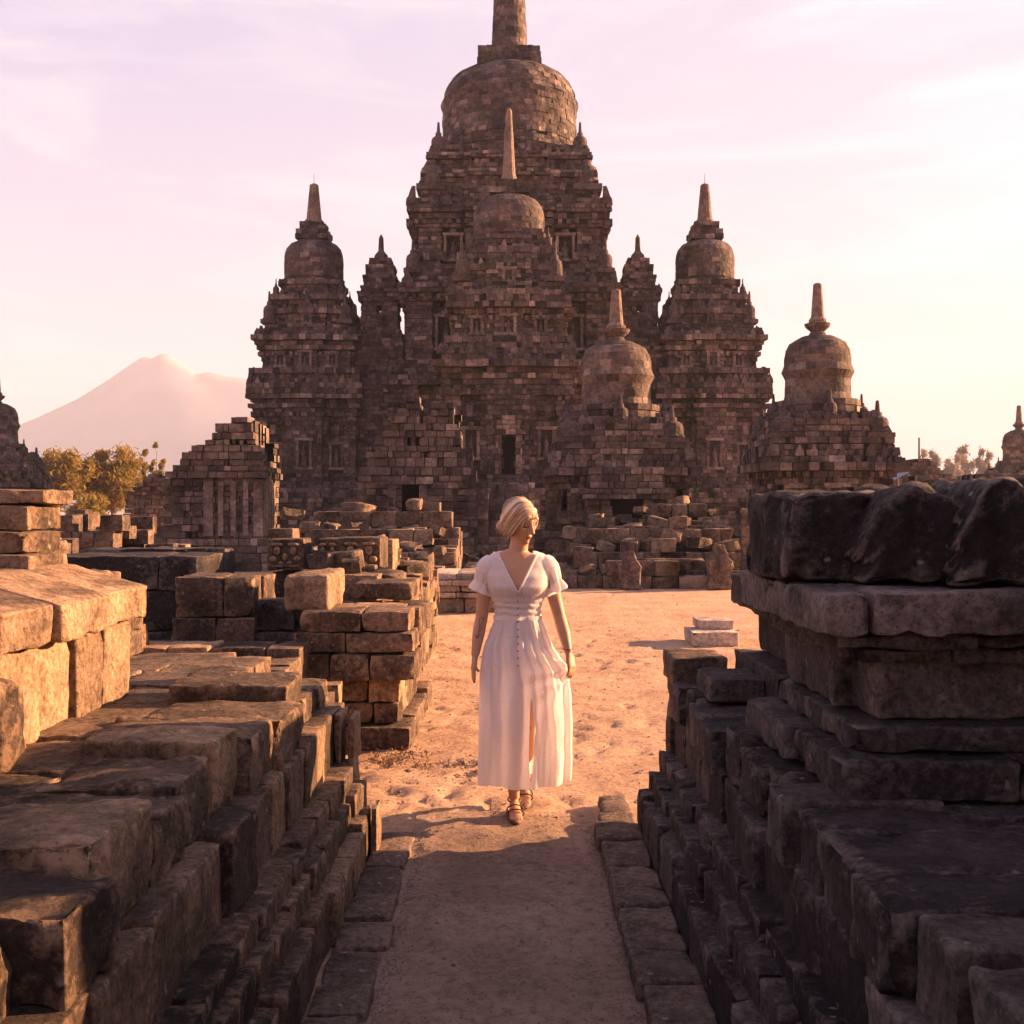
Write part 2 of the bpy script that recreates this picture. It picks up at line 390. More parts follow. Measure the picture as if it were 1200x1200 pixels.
def chapel(root, loc, front=False, rz=0):
    c = empty('front_chapel' if front else 'side_chapel', loc, rz); c.parent = root
    mb = MB()
    q = [(-1.6, .6, .0001)] and []
    pb = lambda p: [(0, 1.0, p)]
    rows = [(0, .5, facade(3.7, pb(.3))), (.5, .95, facade(3.5, pb(.3))), (.95, 1.25, facade(3.35, pb(.3))), (1.25, 2.1, facade(3.15, [(-1.9, .3, .12), (0, 1, .3), (1.9, .3, .12)])),
            (2.1, 2.35, facade(3.3, pb(.3))), (2.35, 2.65, facade(3.45, pb(.3))), (2.65, 2.9, facade(3.0, pb(.25))),
            (2.9, 3.25, facade(2.85, pb(.25)))]
    if front:
        d4 = [CB[:1] + [(-.62, .30, .24), (0, .33, -1.3), (.62, .30, .24)] + CB[2:], CB, CB, CB]
        rows += [(3.25, 4.95, facade(2.7, d4)), (4.95, 6.7, facade(2.7, CB))]
    else:
        n4 = [(-1.65, .42, -.30), (-.62, .30, .22), (0, .3, -.25), (.62, .30, .22), (1.65, .42, -.30)]
        rows += [(3.25, 3.9, facade(2.7, CB)), (3.9, 5.5, facade(2.7, n4)), (5.5, 6.7, facade(2.7, CB))]
    rows += [(6.7, 7.15, facade(2.76, pb(.25))), (7.15, 7.4, facade(2.85, pb(.22))), (7.4, 7.65, facade(2.76, pb(.22))), (7.65, 7.9, facade(2.98, pb(.22))),
             (7.9, 8.2, facade(3.14, pb(.2))), (8.2, 8.5, facade(2.95, pb(.2))), (8.5, 9.0, facade(2.7, pb(.2))), (9.0, 9.3, facade(2.8, pb(.15))),
             (9.3, 10.3, facade(2.36, [(-1.4, .3, -.1), (0, .6, .2), (1.4, .3, -.1)])), (10.3, 10.55, facade(2.45, pb(.2))), (10.55, 10.8, facade(2.58, pb(.2))),
             (10.8, 11.1, facade(2.72, pb(.2))), (11.1, 11.35, facade(2.5, pb(.2))), (11.35, 11.75, facade(2.25, pb(.2))), (11.75, 12.3, facade(2.0, pb(.25))),
             (12.3, 12.6, facade(2.15, pb(.2))), (12.6, 13.1, facade(1.85, pb(.15))), (13.1, 13.4, facade(1.95, pb(.12))), (13.4, 14.0, facade(1.5, pb(.15))), (14.0, 14.3, facade(1.52, pb(.1)))]
    bands(mb, rows)
    crest(mb, 2.95, 8.48, .45, .4); crest(mb, 2.6, 11.08, .45, .34); crest(mb, 2.05, 12.58, .4, .3); crest(mb, 1.85, 13.38, .4, .26); crest(mb, 2.75, 8.98, .6, .3)
    for x in (-1.65, 1.65): niche(mb, x, 2.45, 4.0, 5.2, .5, .2)
    for x in (-1.4, 1.4): niche(mb, x, 2.3, 9.5, 10.1, .32, .12)
    if not front: niche(mb, 0, 2.95, 4.0, 5.4, .55, .1)
    niche(mb, 0, 2.56, 9.45, 10.15, .4, .1); niche(mb, 0, 2.2, 11.8, 12.25, .3, .12)
    dentils(mb, 2.93, 6.72, 6.95); dentils(mb, 2.5, 10.0, 10.2, .3); dentils(mb, 3.25, 2.15, 2.3, .4)
    for zz in (3.5, 5.75): dentils(mb, 2.72, zz, zz + .5, .62, .28, .07)
    mb.build('chapel_body', M['temple'], c)
    dz = -.62 if front else 0
    dm = MB(); ring_dome(dm, [(r__, z__ + (dz if z__ > 14.6 else dz * .3)) for r__, z__ in [(1.72, 14.28), (1.78, 14.5), (1.62, 14.52), (1.64, 15.4), (1.62, 15.9), (1.5, 16.25), (1.28, 16.5), (.95, 16.68), (.8, 16.72)]], 22, .24)
    dm.build('dome', M['temple'], c)
    hm = MB(); masonry(hm, facade(.86), 16.7 + dz, 17.25 + dz, ch=.27, w=.4); masonry(hm, facade(.66), 17.25 + dz, (16.75 if front else 17.7), ch=.22, w=.4); hm.build('spire_base', M['temple'], c)
    if front: spire(c, 16.7, 20.2, .30, .13)
    else: spire(c, 17.68, 19.95, .42, .24, rod=True)
    for s in range(4):
        a = s * math.pi / 2; ca, sa = math.cos(a), math.sin(a)
        rot = lambda x, y: (x * ca - y * sa, x * sa + y * ca)
        for x in (-2.75, -1.7, 1.7, 2.75):
            p = rot(x, -2.85); inst('antefix', ANT, c, (*p, 8.48), rnd.uniform(.42, .55), a)
        for x in (-2.35, 0, 2.35):
            p = rot(x, -2.45); inst('antefix', ANT, c, (*p, 11.08), rnd.uniform(.4, .5), a)
        p = rot(2.05, -2.05)
        inst('small_stupa', STU, c, (*p, 11.75), .8, a, 1.0)
        p = rot(1.75, -1.75)
        inst('small_stupa', STU, c, (*p, 13.3), .42, a, .55)
        p = rot(0, -2.1); inst('antefix', ANT, c, (*p, 12.58), .6, a)
    if front:
        dr = MB(); dr.box(-.33, .33, -1.75, -1.5, 3.25, 4.95); dr.build('doorway', M['shade_black'], c)  # black panel painting the dark inside the door opening
        fr = MB()
        for sx in (-1, 1): masonry(fr, [(sx * .45 - .13, -3.06), (sx * .45 + .13, -3.06), (sx * .45 + .13, -2.72), (sx * .45 - .13, -2.72)], 3.25, 4.95, .3, .3, .015, tmul=1.5)
        masonry(fr, [(-.75, -3.1), (.75, -3.1), (.75, -2.8), (-.75, -2.8)], 4.96, 5.2, .24, .4, .02, tmul=1.6)
        masonry(fr, [(-.5, -3.08), (.5, -3.08), (.5, -2.8), (-.5, -2.8)], 5.2, 5.6, .2, .3, .03, tmul=1.6)
        masonry(fr, [(-.25, -3.06), (.25, -3.06), (.25, -2.8), (-.25, -2.8)], 5.6, 6.0, .2, .3, .03, tmul=1.8)
        fr.build('door_frame', M['temple'], c)
        st = MB()
        for k in range(9): masonry(st, [(-.8, -3.9 - (8 - k) * .3), (.8, -3.9 - (8 - k) * .3), (.8, -3.2), (-.8, -3.2)], k * .31, (k + 1) * .31 + .001 * k, .31, .5, .02)
        for sx in (-1, 1): masonry(st, [(sx * 1.05 - .22, -5.6), (sx * 1.05 + .22, -5.6), (sx * 1.05 + .22, -3.1), (sx * 1.05 - .22, -3.1)], 0, 2.4, .28, .5, .03, tmul=1.2)
        st.build('stairway', M['temple'], c)
    return c

TX, TY = wx(597, 62), 62
temple = empty('stone_temple', (TX, TY, 0), 0, 'huge dark stone temple with a tall central dome and spire behind the walking woman', 'temple')
CH = 10.92
chapel(temple, (0, -CH, 0), True)
sc = chapel(temple, (-CH, 0, 0))
copy_tree(sc, temple, (CH, 0, 0), math.pi / 2)
copy_tree(sc, temple, (0, CH, 0), math.pi)
# central tower
ct = empty('central_tower', (0, 0, 0)); ct.parent = temple
mb = MB()
P = lambda h, p, w=.45: facade(h, [(0, h * w, p)])
T3 = lambda h: facade(h, [(-h * .62, h * .13, -.5), (0, h * .24, .5), (h * .62, h * .13, -.5)])
bands(mb, [(0, 2.7, P(7.2, .3)), (2.7, 8.0, T3(6.1)), (8.0, 8.5, P(6.4, .3)), (8.5, 9.3, P(6.0, .3)), (9.3, 12.4, T3(5.25)), (12.4, 12.8, P(5.4, .3)),
           (12.8, 13.3, P(5.66, .3)), (13.3, 13.9, P(5.2, .3)), (13.9, 14.4, P(4.95, .3)), (14.4, 16.3, T3(4.68)), (16.3, 16.7, P(4.8, .3)), (16.7, 17.0, P(5.0, .3)),
           (17.0, 17.4, P(5.25, .3)), (17.4, 17.8, P(4.9, .3)), (17.8, 18.3, P(4.6, .3)), (18.3, 19.0, P(4.3, .35)), (19.0, 19.35, P(4.45, .3)), (19.35, 20.0, P(4.05, .3)),
           (20.0, 20.35, P(4.2, .25)), (20.35, 20.9, facade(3.8, [(0, 2.2, .2)]))])
masonry(mb, circle(4.05, 20), 20.9, 21.5, jit=.02); masonry(mb, circle(3.85, 20), 21.5, 22.0, jit=.02)
crest(mb, 5.05, 17.38, .55, .5); crest(mb, 4.3, 19.33, .5, .42); crest(mb, 4.05, 20.33, .5, .4); crest(mb, 5.4, 13.28, .55, .46); crest(mb, 6.1, 8.48, .6, .5); crest(mb, 4.6, 18.28, .6, .4)
for x in (-2.9, 2.9): niche(mb, x, 4.3, 14.7, 15.9, .7, .35)
niche(mb, 0, 5.18, 14.6, 15.9, .8, .12); niche(mb, 0, 4.6, 18.35, 19.0, .5, .15)
for x in (-3.25, 3.25): niche(mb, x, 4.85, 10.0, 11.6, .8, .35)
for x in (-1.75, 1.75): niche(mb, x, 4.68, 14.8, 15.8, .45, .12)
for x in (-3.8, 3.8): niche(mb, x, 5.7, 4.2, 6.2, .9, .35)
dentils(mb, 5.0, 16.4, 16.62, .42, .2, .2); dentils(mb, 5.5, 12.45, 12.7, .42, .2, .15); dentils(mb, 4.7, 14.6, 15.0, .8, .3, .1)
mb.build('tower_body', M['temple'], ct)
dm = MB(); ring_dome(dm, [(3.72, 21.98), (3.74, 24.1), (3.82, 24.12), (3.82, 24.32), (3.70, 24.34), (3.66, 24.7), (3.45, 25.2), (3.05, 25.65), (2.45, 25.95), (1.8, 26.08), (1.6, 26.1)], 52, .27, .03)
dm.build('dome', M['temple'], ct)
hm = MB(); masonry(hm, facade(1.72), 26.0, 27.0, ch=.3, w=.5); masonry(hm, facade(1.25), 27.0, 27.2, ch=.2, w=.5); hm.build('spire_base', M['temple'], ct)
sp = MB(); ring_dome(sp, [(1.1, 27.18), (1.0, 27.5), (.84, 31.0), (.62, 33.2), (.4, 33.9), (.05, 34.1)], 14, .3); sp.build('spire', M['temple'], ct)
for s in range(4):
    a = s * math.pi / 2; ca, sa = math.cos(a), math.sin(a)
    rot = lambda x, y: (x * ca - y * sa, x * sa + y * ca)
    for x in (-5.0, 5.0): inst('antefix', ANT, ct, (*rot(x, -4.95), 17.38), .62, a, .85)
    for x in (-3.2, -1.6, 1.6, 3.2): inst('antefix', ANT, ct, (*rot(x, -4.85), 17.38), .55, a)
    for x in (-5.2, -2.8, 2.8): inst('antefix', ANT, ct, (*rot(x, -5.4), 13.28), .6, a)
    inst('small_stupa', STU, ct, (*rot(4.05, -4.05), 18.25), 1.5, a, 1.4)
    inst('small_stupa', STU, ct, (*rot(3.72, -3.72), 20.3), .95, a, 1.0)
    for x in (-2.0, 2.0): inst('small_stupa', STU, ct, (*rot(x, -4.3), 18.3), .9, a, .95)
    inst('small_stupa', STU, ct, (*rot(4.95, -4.95), 13.85), .9, a, 1.0)
# wings that tie tower and chapels, gate turrets above them
def wing(rz):
    w = empty('wing', (0, 0, 0), rz); w.parent = temple
    mb = MB()
    def at(poly, dx): return [(x + dx, y) for x, y in poly]
    masonry(mb, at(facade(2.0, [], 3.2), 7.3), 0, 2.8, keep=None)
    masonry(mb, at(facade(1.6, [], 2.1), 7.3), 2.8, 8.2)
    masonry(mb, at(facade(1.7, [], 2.3), 7.3), 8.2, 8.7)
    masonry(mb, at(facade(1.45, [], 1.7), 7.25), 8.7, 11.3)
    masonry(mb, at(facade(1.25, [], 1.3), 7.2), 11.3, 11.6)
    mb.build('wing_wall', M['temple'], w)
    t = MB()
    for sx in (-1, 1):
        for sy in (-1, 1): masonry(t, at([(sx * .58 - .42, sy * .6 - .38), (sx * .58 + .42, sy * .6 - .38), (sx * .58 + .42, sy * .6 + .38), (sx * .58 - .42, sy * .6 + .38)], 7.17), 11.6, 13.2, .26, .4, .02)
    masonry(t, at(facade(.98), 7.17), 11.6, 12.62)
    masonry(t, at(facade(.98), 7.17), 12.98, 13.2, .22)
    for z0, z1, h in ((13.2, 13.45, 1.1), (13.45, 13.75, 1.2), (13.75, 14.1, 1.0), (14.1, 14.5, .9), (14.5, 14.7, .95), (14.7, 15.1, .75), (15.1, 15.3, .8), (15.3, 15.7, .62)):
        masonry(t, at(facade(h), 7.17), z0, z1, .2, .35, .03)
    t.lathe([(.42, 15.7), (.36, 15.95), (.22, 16.1), (.16, 16.2), (.13, 16.9), (.03, 17.1)], 12, c=(7.17, 0), t=.5)
    t.build('gate_turret', M['temple'], w)
    for sx in (-1, 1): inst('antefix', ANT, w, (7.17 + sx * 1.05, -1.0, 13.73), .4)
    return w
w0 = wing(0)
for k in (1, 2, 3): copy_tree(w0, temple, (0, 0, 0), k * math.pi / 2)

# ------------------------------------------------------------------ domed shrines
def shrine(loc, name, label, seed, portal=False, mat='shrine', spire_h=True, group=None, broken=False):
    global rnd
    rnd = random.Random(seed)
    c = empty(name, loc, 0, label, 'shrine', group)
    mb = MB(); pb = lambda p: [(0, .75, p)]; kw = dict(ch=.19, w=.31, jit=.04)
    rows = [(0, .35, facade(2.3, pb(.3))), (.35, .6, facade(2.15, pb(.3))), (.6, 1.0, facade(2.0, pb(.3))), (1.0, 1.2, facade(2.12, pb(.3))),
            (1.2, 2.6, facade(1.72, [(-1.1, .28, -.1), (0, .62, .25), (1.1, .28, -.1)])), (2.6, 2.8, facade(1.82, pb(.2))), (2.8, 3.05, facade(1.98, pb(.2))), (3.05, 3.25, facade(1.85, pb(.2))),
            (3.25, 3.6, facade(1.66, pb(.15))), (3.6, 3.8, facade(1.76, pb(.12))), (3.8, 4.15, facade(1.5, pb(.1))), (4.15, 4.35, facade(1.58, pb(.1)))]
    bands(mb, rows, mo=.5, **kw)
    for x in (-1.1, 1.1): niche(mb, x, 1.55, 1.6, 2.3, .3, .12)
    if not portal: niche(mb, 0, 1.97, 1.5, 2.3, .36, .08)
    crest(mb, 1.85, 3.23, .38, .3); crest(mb, 1.62, 3.78, .36, .28); crest(mb, 1.4, 4.33, .34, .24); crest(mb, 1.9, 3.04, .3, .16)
    dentils(mb, 1.74, 2.62, 2.78, .26, .12, .12); dentils(mb, 1.6, 3.62, 3.76, .26, .12, .1); dentils(mb, 2.0, .62, .9, .4, .2, .06)
    masonry(mb, circle(1.42, 16), 4.35, 4.6, jit=.015); masonry(mb, circle(1.28, 16), 4.6, 5.0, jit=.015)
    if portal:
        masonry(mb, [(-1.0, -3.3), (1.0, -3.3), (1.0, -1.7), (-1.0, -1.7)], 0, 1.35, **kw)
        for sx in (-1, 1): masonry(mb, [(sx * .7 - .3, -3.2), (sx * .7 + .3, -3.2), (sx * .7 + .3, -1.7), (sx * .7 - .3, -1.7)], 1.35, 2.1, **kw)
        masonry(mb, [(-1.15, -3.35), (1.15, -3.35), (1.15, -1.7), (-1.15, -1.7)], 2.1, 2.4, **kw)
        masonry(mb, [(-.9, -3.1), (.9, -3.1), (.9, -1.7), (-.9, -1.7)], 2.4, 3.0, **kw)
    mb.build('shrine_body', M[mat], c)
    if portal:
        d = MB(); d.box(-.4, .4, -2.9, -2.7, 1.35, 2.1); d.build('doorway', M['shade_black'], c)  # black panel painting the shade inside the portal
    dm = MB(); ring_dome(dm, [(1.02, 4.98), (.98, 5.1), (.97, 5.75), (1.08, 5.77), (1.08, 5.88), (1.0, 5.9), (1.0, 6.3), (.94, 6.6), (.8, 6.82), (.55, 6.96), (.4, 6.98)], 20, .22, .008)
    dm.build('dome', M[mat], c)
    k = MB(); k.lathe([(.3, 6.94), (.24, 7.08), (.2, 7.12), (.36, 7.26), (.40, 7.36), (.26, 7.40), (.24, 7.46)], 16, t=.5)
    k.build('spire_collar', M[mat], c)
    if spire_h: spire(c, 7.42, 8.62, .2, .13)
    for s in range(4):
        a = s * math.pi / 2; ca, sa = math.cos(a), math.sin(a)
        rot = lambda x, y: (x * ca - y * sa, x * sa + y * ca)
        inst('small_stupa', STU, c, (*rot(1.38, -1.38), 3.78), .8, a, .62)
        inst('small_stupa', STU, c, (*rot(0, -1.35), 4.33), .5, a, .5)
        for x in (-1.6, 1.6): inst('antefix', ANT, c, (*rot(x, -1.75), 3.22), .34, a)
        inst('antefix', ANT, c, (*rot(-1.05, -1.05), 4.33), .32, a)
    return c
shrine((wx(722, 31.5), 31.5, 0), 'domed_shrine', 'small domed stone shrine right in front of the great temple, rubble at its foot', 11, portal=True).scale = (1, 1, .92)
shrine((wx(958, 34), 34, 0), 'domed_shrine', 'domed stone shrine with slim spire standing against open sky right of the temple', 12)
shrine((wx(-4, 55), 55, 0), 'domed_shrine', 'domed shrine cut by the left edge, before the golden trees', 13)
shrine((wx(1194, 73), 73, 0), 'domed_shrine', 'distant hazy domed shrine with spire at the far right edge', 14)

# ------------------------------------------------------------------ rough blocks
def lattice(w, d, h, r, res):
    def lines(L):
        H = L / 2; r_ = min(r, H * .45)
        inner = max(1, int(round((L - 2 * r_) / res)))
        return [-H, -H + .3 * r_] + [-H + r_ + (L - 2 * r_) * i / inner for i in range(inner + 1)] + [H - .3 * r_, H]
    X, Y, Z = lines(w), lines(d), lines(h); nx, ny, nz = len(X) - 1, len(Y) - 1, len(Z) - 1
    idx = {}; vs = []; fs = []
    def g(i, j, k):
        if (i, j, k) not in idx: idx[(i, j, k)] = len(vs); vs.append((X[i], Y[j], Z[k]))
        return idx[(i, j, k)]
    for i in range(nx):
        for k in range(nz):
            fs.append((g(i, 0, k), g(i + 1, 0, k), g(i + 1, 0, k + 1), g(i, 0, k + 1)))
            fs.append((g(i + 1, ny, k), g(i, ny, k), g(i, ny, k + 1), g(i + 1, ny, k + 1)))
    for j in range(ny):
        for k in range(nz):
            fs.append((g(0, j + 1, k), g(0, j, k), g(0, j, k + 1), g(0, j + 1, k + 1)))
            fs.append((g(nx, j, k), g(nx, j + 1, k), g(nx, j + 1, k + 1), g(nx, j, k + 1)))
    for i in range(nx):
        for j in range(ny):
            fs.append((g(i, j + 1, 0), g(i + 1, j + 1, 0), g(i + 1, j, 0), g(i, j, 0)))
            fs.append((g(i, j, nz), g(i + 1, j, nz), g(i + 1, j + 1, nz), g(i, j + 1, nz)))
    return vs, fs
def rough(w, d, h, r=.02, amp=.008, res=.05, seed=0, chip=.03, shape=None):
    vs, fs = lattice(w, d, h, r, res); out = []
    H = (w / 2, d / 2, h / 2); so = Vector((seed * 7.31 % 97, seed * 3.17 % 89, seed * 1.73 % 83))
    for v in vs:
        c = [max(-(H[i] - min(r, H[i] * .45)), min(H[i] - min(r, H[i] * .45), v[i])) for i in range(3)]
        dv = Vector((v[0] - c[0], v[1] - c[1], v[2] - c[2])); l = dv.length
        nz = sum(1 for i in range(3) if abs(v[i]) > H[i] - 1e-6)
        p = Vector(c) + (dv / l * min(r, min(H) * .45) if l > 1e-9 else dv)
        nrm = dv / l if l > 1e-9 else Vector((0, 0, 1))
        q = p + so
        a = noise.noise(q * 5) * amp * 1.3 + noise.noise(q * 14) * amp * .8 + noise.noise(q * 40) * amp * .3
        ed = sum(1 for i in range(3) if abs(v[i]) > H[i] - r * 1.01)
        if ed >= 2: a -= (max(0, noise.noise(q * 13 + Vector((9, 9, 9))) - .05) * .55 + max(0, noise.noise(q * 5 + Vector((3, 9, 1))) - .25) * .5) * chip * (ed - 1)
        p = p + nrm * a
        # slight overall warp so edges are never straight
        p += Vector((noise.noise(q * 1.8), noise.noise(q * 1.8 + Vector((5, 0, 0))), noise.noise(q * 1.8 + Vector((0, 5, 0))))) * amp * .8
        if shape: p = Vector(shape(p.x, p.y, p.z))
        out.append(tuple(p))
    return out, fs
SEED = [100]
def rblock(mb, x0, x1, y0, y1, z0, z1, t=None, r=.009, amp=.0055, res=.05, rot=(0, 0, 0), chip=.03, shape=None):
    SEED[0] += 1
    vs, fs = rough(abs(x1 - x0), abs(y1 - y0), abs(z1 - z0), r, amp, res, SEED[0], chip, shape)
    m = Euler(rot).to_matrix(); c = Vector(((x0 + x1) / 2, (y0 + y1) / 2, (z0 + z1) / 2))
    mb.add([tuple(m @ Vector(v) + c) for v in vs], fs, rtint() if t is None else t)
def ob(name, mat, x0, x1, y0, y1, z0, z1, parent=None, label=None, cat='stone block', group=None, **kw):
    """a single block as its own object, origin at its base centre"""
    c = ((x0 + x1) / 2, (y0 + y1) / 2, z0)
    mb = MB(); rblock(mb, x0 - c[0], x1 - c[0], y0 - c[1], y1 - c[1], 0, z1 - z0, **kw)
    o = mb.build(name, mat, parent, smooth=True, loc=c)
    if label: tag(o, label, cat, group)
    return o

# ------------------------------------------------------------------ foreground walls either side of the path
rnd = random.Random(21)
def run(mb, s, xo, xi, z0, z1, ya, yb, lmin, lmax, jx=.012, jz=.012, gap=.006, **kw):
    y = ya
    while y < yb - .03:
        L = min(rnd.uniform(lmin, lmax), yb - y)
        if yb - y - L < lmin * .5: L = yb - y
        j = rnd.uniform(-jx, jx); k = rnd.uniform(-jz, jz)
        a, b = s * (xo + j), s * xi
        rblock(mb, min(a, b), max(a, b), y + gap, y + L - gap, z0, z1 + k, rot=(rnd.uniform(-.01, .01), rnd.uniform(-.015, .015), rnd.uniform(-.02, .02)), **kw)
        y += L
def fore_wall(s, mat, dims, label):
    w = empty('ruined_wall', (0, 0, 0), 0, label, 'wall')
    for (nm, xo, xi, z0, z1, ya, yb, l0, l1, jx, jz) in dims:
        mb = MB(); run(mb, s, xo, xi, z0, z1, ya, yb, l0, l1, jx, jz, res=.035); mb.build(nm, M[mat], w, smooth=True)
    return w
Lw = fore_wall(-1, 'left', [
    ('base_course', .655, .76, -.05, .19, .8, 5.25, .2, .42, .014, .020),
    ('base_course', .715, .82, -.05, .30, .8, 5.42, .2, .40, .012, .014),
    ('base_course', .765, .90, -.05, .375, .8, 5.55, .18, .38, .010, .010),
    ('wall_panel', .85, 1.10, .30, .63, .8, 5.75, .22, .42, .02, .015),
    ('wall_core', .98, 1.95, -.05, .60, .8, 6.2, .5, .8, .02, .01)],
    'low stepped wall of warm brown stone blocks along the left edge of the path')
rnd = random.Random(33)
# cap stones left: each a big worn block laid on the wall
y = .9
while y < 5.55:
    L = rnd.uniform(.24, .46)
    h = rnd.uniform(.78, .88); xo = rnd.uniform(.86, .97)
    if 4.35 < y < 4.6: h = .86; xo = .86
    if 5.0 < y: xo = .95; h = .74
    ob('cap_stone', M['left'], -rnd.uniform(1.35, 1.6), -xo, y + .008, y + L - .008, .62, h, Lw, res=.04, r=.014, amp=.011, chip=.06,
       rot=(rnd.uniform(-.03, .03), rnd.uniform(-.03, .03), rnd.uniform(-.05, .05)))
    y += L
mb = MB()
y = .9
while y < 6.2:
    L = rnd.uniform(.25, .5)
    x = -1.35
    while x > -2.6:
        W = rnd.uniform(.35, .6)
        rblock(mb, x - W, x - .01, y + .006, y + L - .006, .6, .79 + rnd.uniform(-.02, .025), r=.010, amp=.006, res=.06, chip=.04)
        x -= W
    y += L
mb.build('terrace_slab', M['left'], Lw, smooth=True)
# second tier on the left, sunlight put into its lighter tint
up = empty('upper_wall', (0, 0, 0), 0, 'sunlit upper tier of stone panels tinted light for the sun with chamfered top at the left edge', 'wall')
mb = MB(); rnd = random.Random(5)
ys = [3.3, 3.62, 3.98, 4.32, 4.62, 4.95]
for a, b in zip(ys, ys[1:]): rblock(mb, -2.3, -1.70 + rnd.uniform(-.015, .015), a + .008, b - .008, .78, 1.12 + rnd.uniform(-.008, .008), res=.05, r=.015, amp=.006, t=rnd.uniform(.6, .9))
mb.build('wall_panel', M['left'], up, smooth=True)
def chamf(x, y, z):
    if z > 0: z = z - max(0, x - .08) * .30 * z / .12
    return (x, y, z)
for a, b in ((3.2, 3.55), (3.55, 3.95), (3.95, 4.45), (4.45, 4.98)):
    ob('cap_stone', M['left'], -2.45, -1.62 + rnd.uniform(-.02, .02), a + .006, b - .006, 1.13, 1.37, up, res=.05, r=.02, amp=.008, t=rnd.uniform(.6, .9), shape=chamf)  # caps share the lighter tint that stands for sunlight
for k, (x0, x1, y0, y1, z0, z1, lb) in enumerate([
    (-2.42, -1.98, 4.55, 4.95, 1.30, 1.42, 'flat orange block under the slotted stone at the left edge'),
    (-2.45, -2.02, 4.60, 4.98, 1.425, 1.52, 'squat sunlit block in the pile on the upper left wall'),
    (-2.46, -2.03, 4.65, 5.0, 1.525, 1.63, 'broken brown block high on the upper left wall pile'),
    (-2.5, -1.98, 4.7, 5.02, 1.635, 1.70, 'thin slab topping the pile on the upper left wall')]):
    ob('stone_block', M['left'], x0, x1, y0, y1, z0, z1, None, lb, group=None, res=.05, t=.6)
# near blocks at the left edge, shade put into their dark tint
for k, (x0, x1, y0, y1, z0, z1, lb) in enumerate([
    (-1.75, -1.38, 2.6, 3.0, .80, 1.02, 'shade-tinted worn block at the left edge, lower one of two'),
    (-1.85, -1.44, 2.75, 3.2, 1.025, 1.2, 'shade-tinted worn block at the left edge lying on another block'),
    (-1.60, -1.30, 2.15, 2.5, .79, 1.05, 'rough brown boulder on the near left terrace'),
    (-2.0, -1.52, 3.3, 3.55, .80, 1.08, 'shade-tinted stone leaning before the sunlit panels')]):
    ob('stone_block', M['left'], x0, x1, y0, y1, z0, z1, None, lb, res=.04, t=.2, r=.05, amp=.02, chip=.1)
# end slabs of the left wall and lone top blocks
ob('stone_slab', M['left'], -.86, -.83, 5.35, 5.6, .375, .62, None, 'thin upright sunlit slab at the far end of the left wall', 'slab', res=.05, t=.7)
ob('stone_slab', M['left'], -.80, -.765, 5.38, 5.62, .37, .60, None, 'second upright slab beside the wall end, nearer the path', 'slab', res=.05, t=.7)
ob('stone_slab', M['left'], -.655, -.625, 5.12, 5.3, 0, .235, None, 'narrow slab standing on the ground at the left wall end', 'slab', res=.05, t=.7)

# kerbs
for s, xi, xo, z, y1, lb in ((-1, .46, .655, .03, 5.25, 'row of flat kerb stones along the left side of the path'), (1, .40, .62, .075, 5.75, 'raised row of kerb stones along the right side of the path')):
    k = empty('kerb', (0, 0, 0), 0, lb, 'kerb')
    y = .8; rnd = random.Random(50 + s)
    while y < y1:
        L = rnd.uniform(.2, .36)
        a, b = s * (xi + rnd.uniform(-.015, .02)), s * xo
        if s == 1 and y > 5.2: a += .05 * (y - 5.1) / .5; 
        ob('kerb_stone', M['kerb'], min(a, b), max(a, b), y + .005, y + L - .005, -.06, z + rnd.uniform(-.012, .012), k, res=.04, r=.015, amp=.006,
           rot=(rnd.uniform(-.02, .02), rnd.uniform(-.03, .03), rnd.uniform(-.04, .04)))
        y += L

# right wall
rnd = random.Random(61)
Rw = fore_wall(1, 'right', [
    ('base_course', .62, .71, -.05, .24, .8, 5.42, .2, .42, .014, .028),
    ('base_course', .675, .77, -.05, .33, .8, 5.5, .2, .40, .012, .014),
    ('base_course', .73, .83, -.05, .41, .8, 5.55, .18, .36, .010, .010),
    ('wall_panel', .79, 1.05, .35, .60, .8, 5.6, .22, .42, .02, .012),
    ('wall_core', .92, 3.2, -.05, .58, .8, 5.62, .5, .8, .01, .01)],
    'low stepped wall of stone tinted near black for shade along the right edge of the path')
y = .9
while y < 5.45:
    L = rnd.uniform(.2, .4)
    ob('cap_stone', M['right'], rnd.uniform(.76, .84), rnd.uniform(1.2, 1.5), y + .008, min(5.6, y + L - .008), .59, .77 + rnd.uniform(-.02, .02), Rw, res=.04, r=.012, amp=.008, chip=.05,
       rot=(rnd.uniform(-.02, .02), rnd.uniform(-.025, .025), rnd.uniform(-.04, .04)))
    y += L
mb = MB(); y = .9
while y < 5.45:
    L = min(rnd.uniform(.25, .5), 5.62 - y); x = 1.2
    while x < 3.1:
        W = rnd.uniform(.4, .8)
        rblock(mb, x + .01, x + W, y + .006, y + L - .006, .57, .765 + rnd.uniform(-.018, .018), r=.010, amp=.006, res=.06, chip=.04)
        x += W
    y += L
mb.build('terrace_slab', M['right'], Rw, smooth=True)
ob('stone_block', M['left'], .76, 1.02, 5.25, 5.6, .775, .91, None, 'flat block with sunlit orange top at the far end of the right wall', res=.04, t=.45)
ob('stone_block', M['right'], .86, 1.10, 4.8, 5.15, .775, .88, None, 'low dark block on the far part of the right wall', res=.04, t=.6)
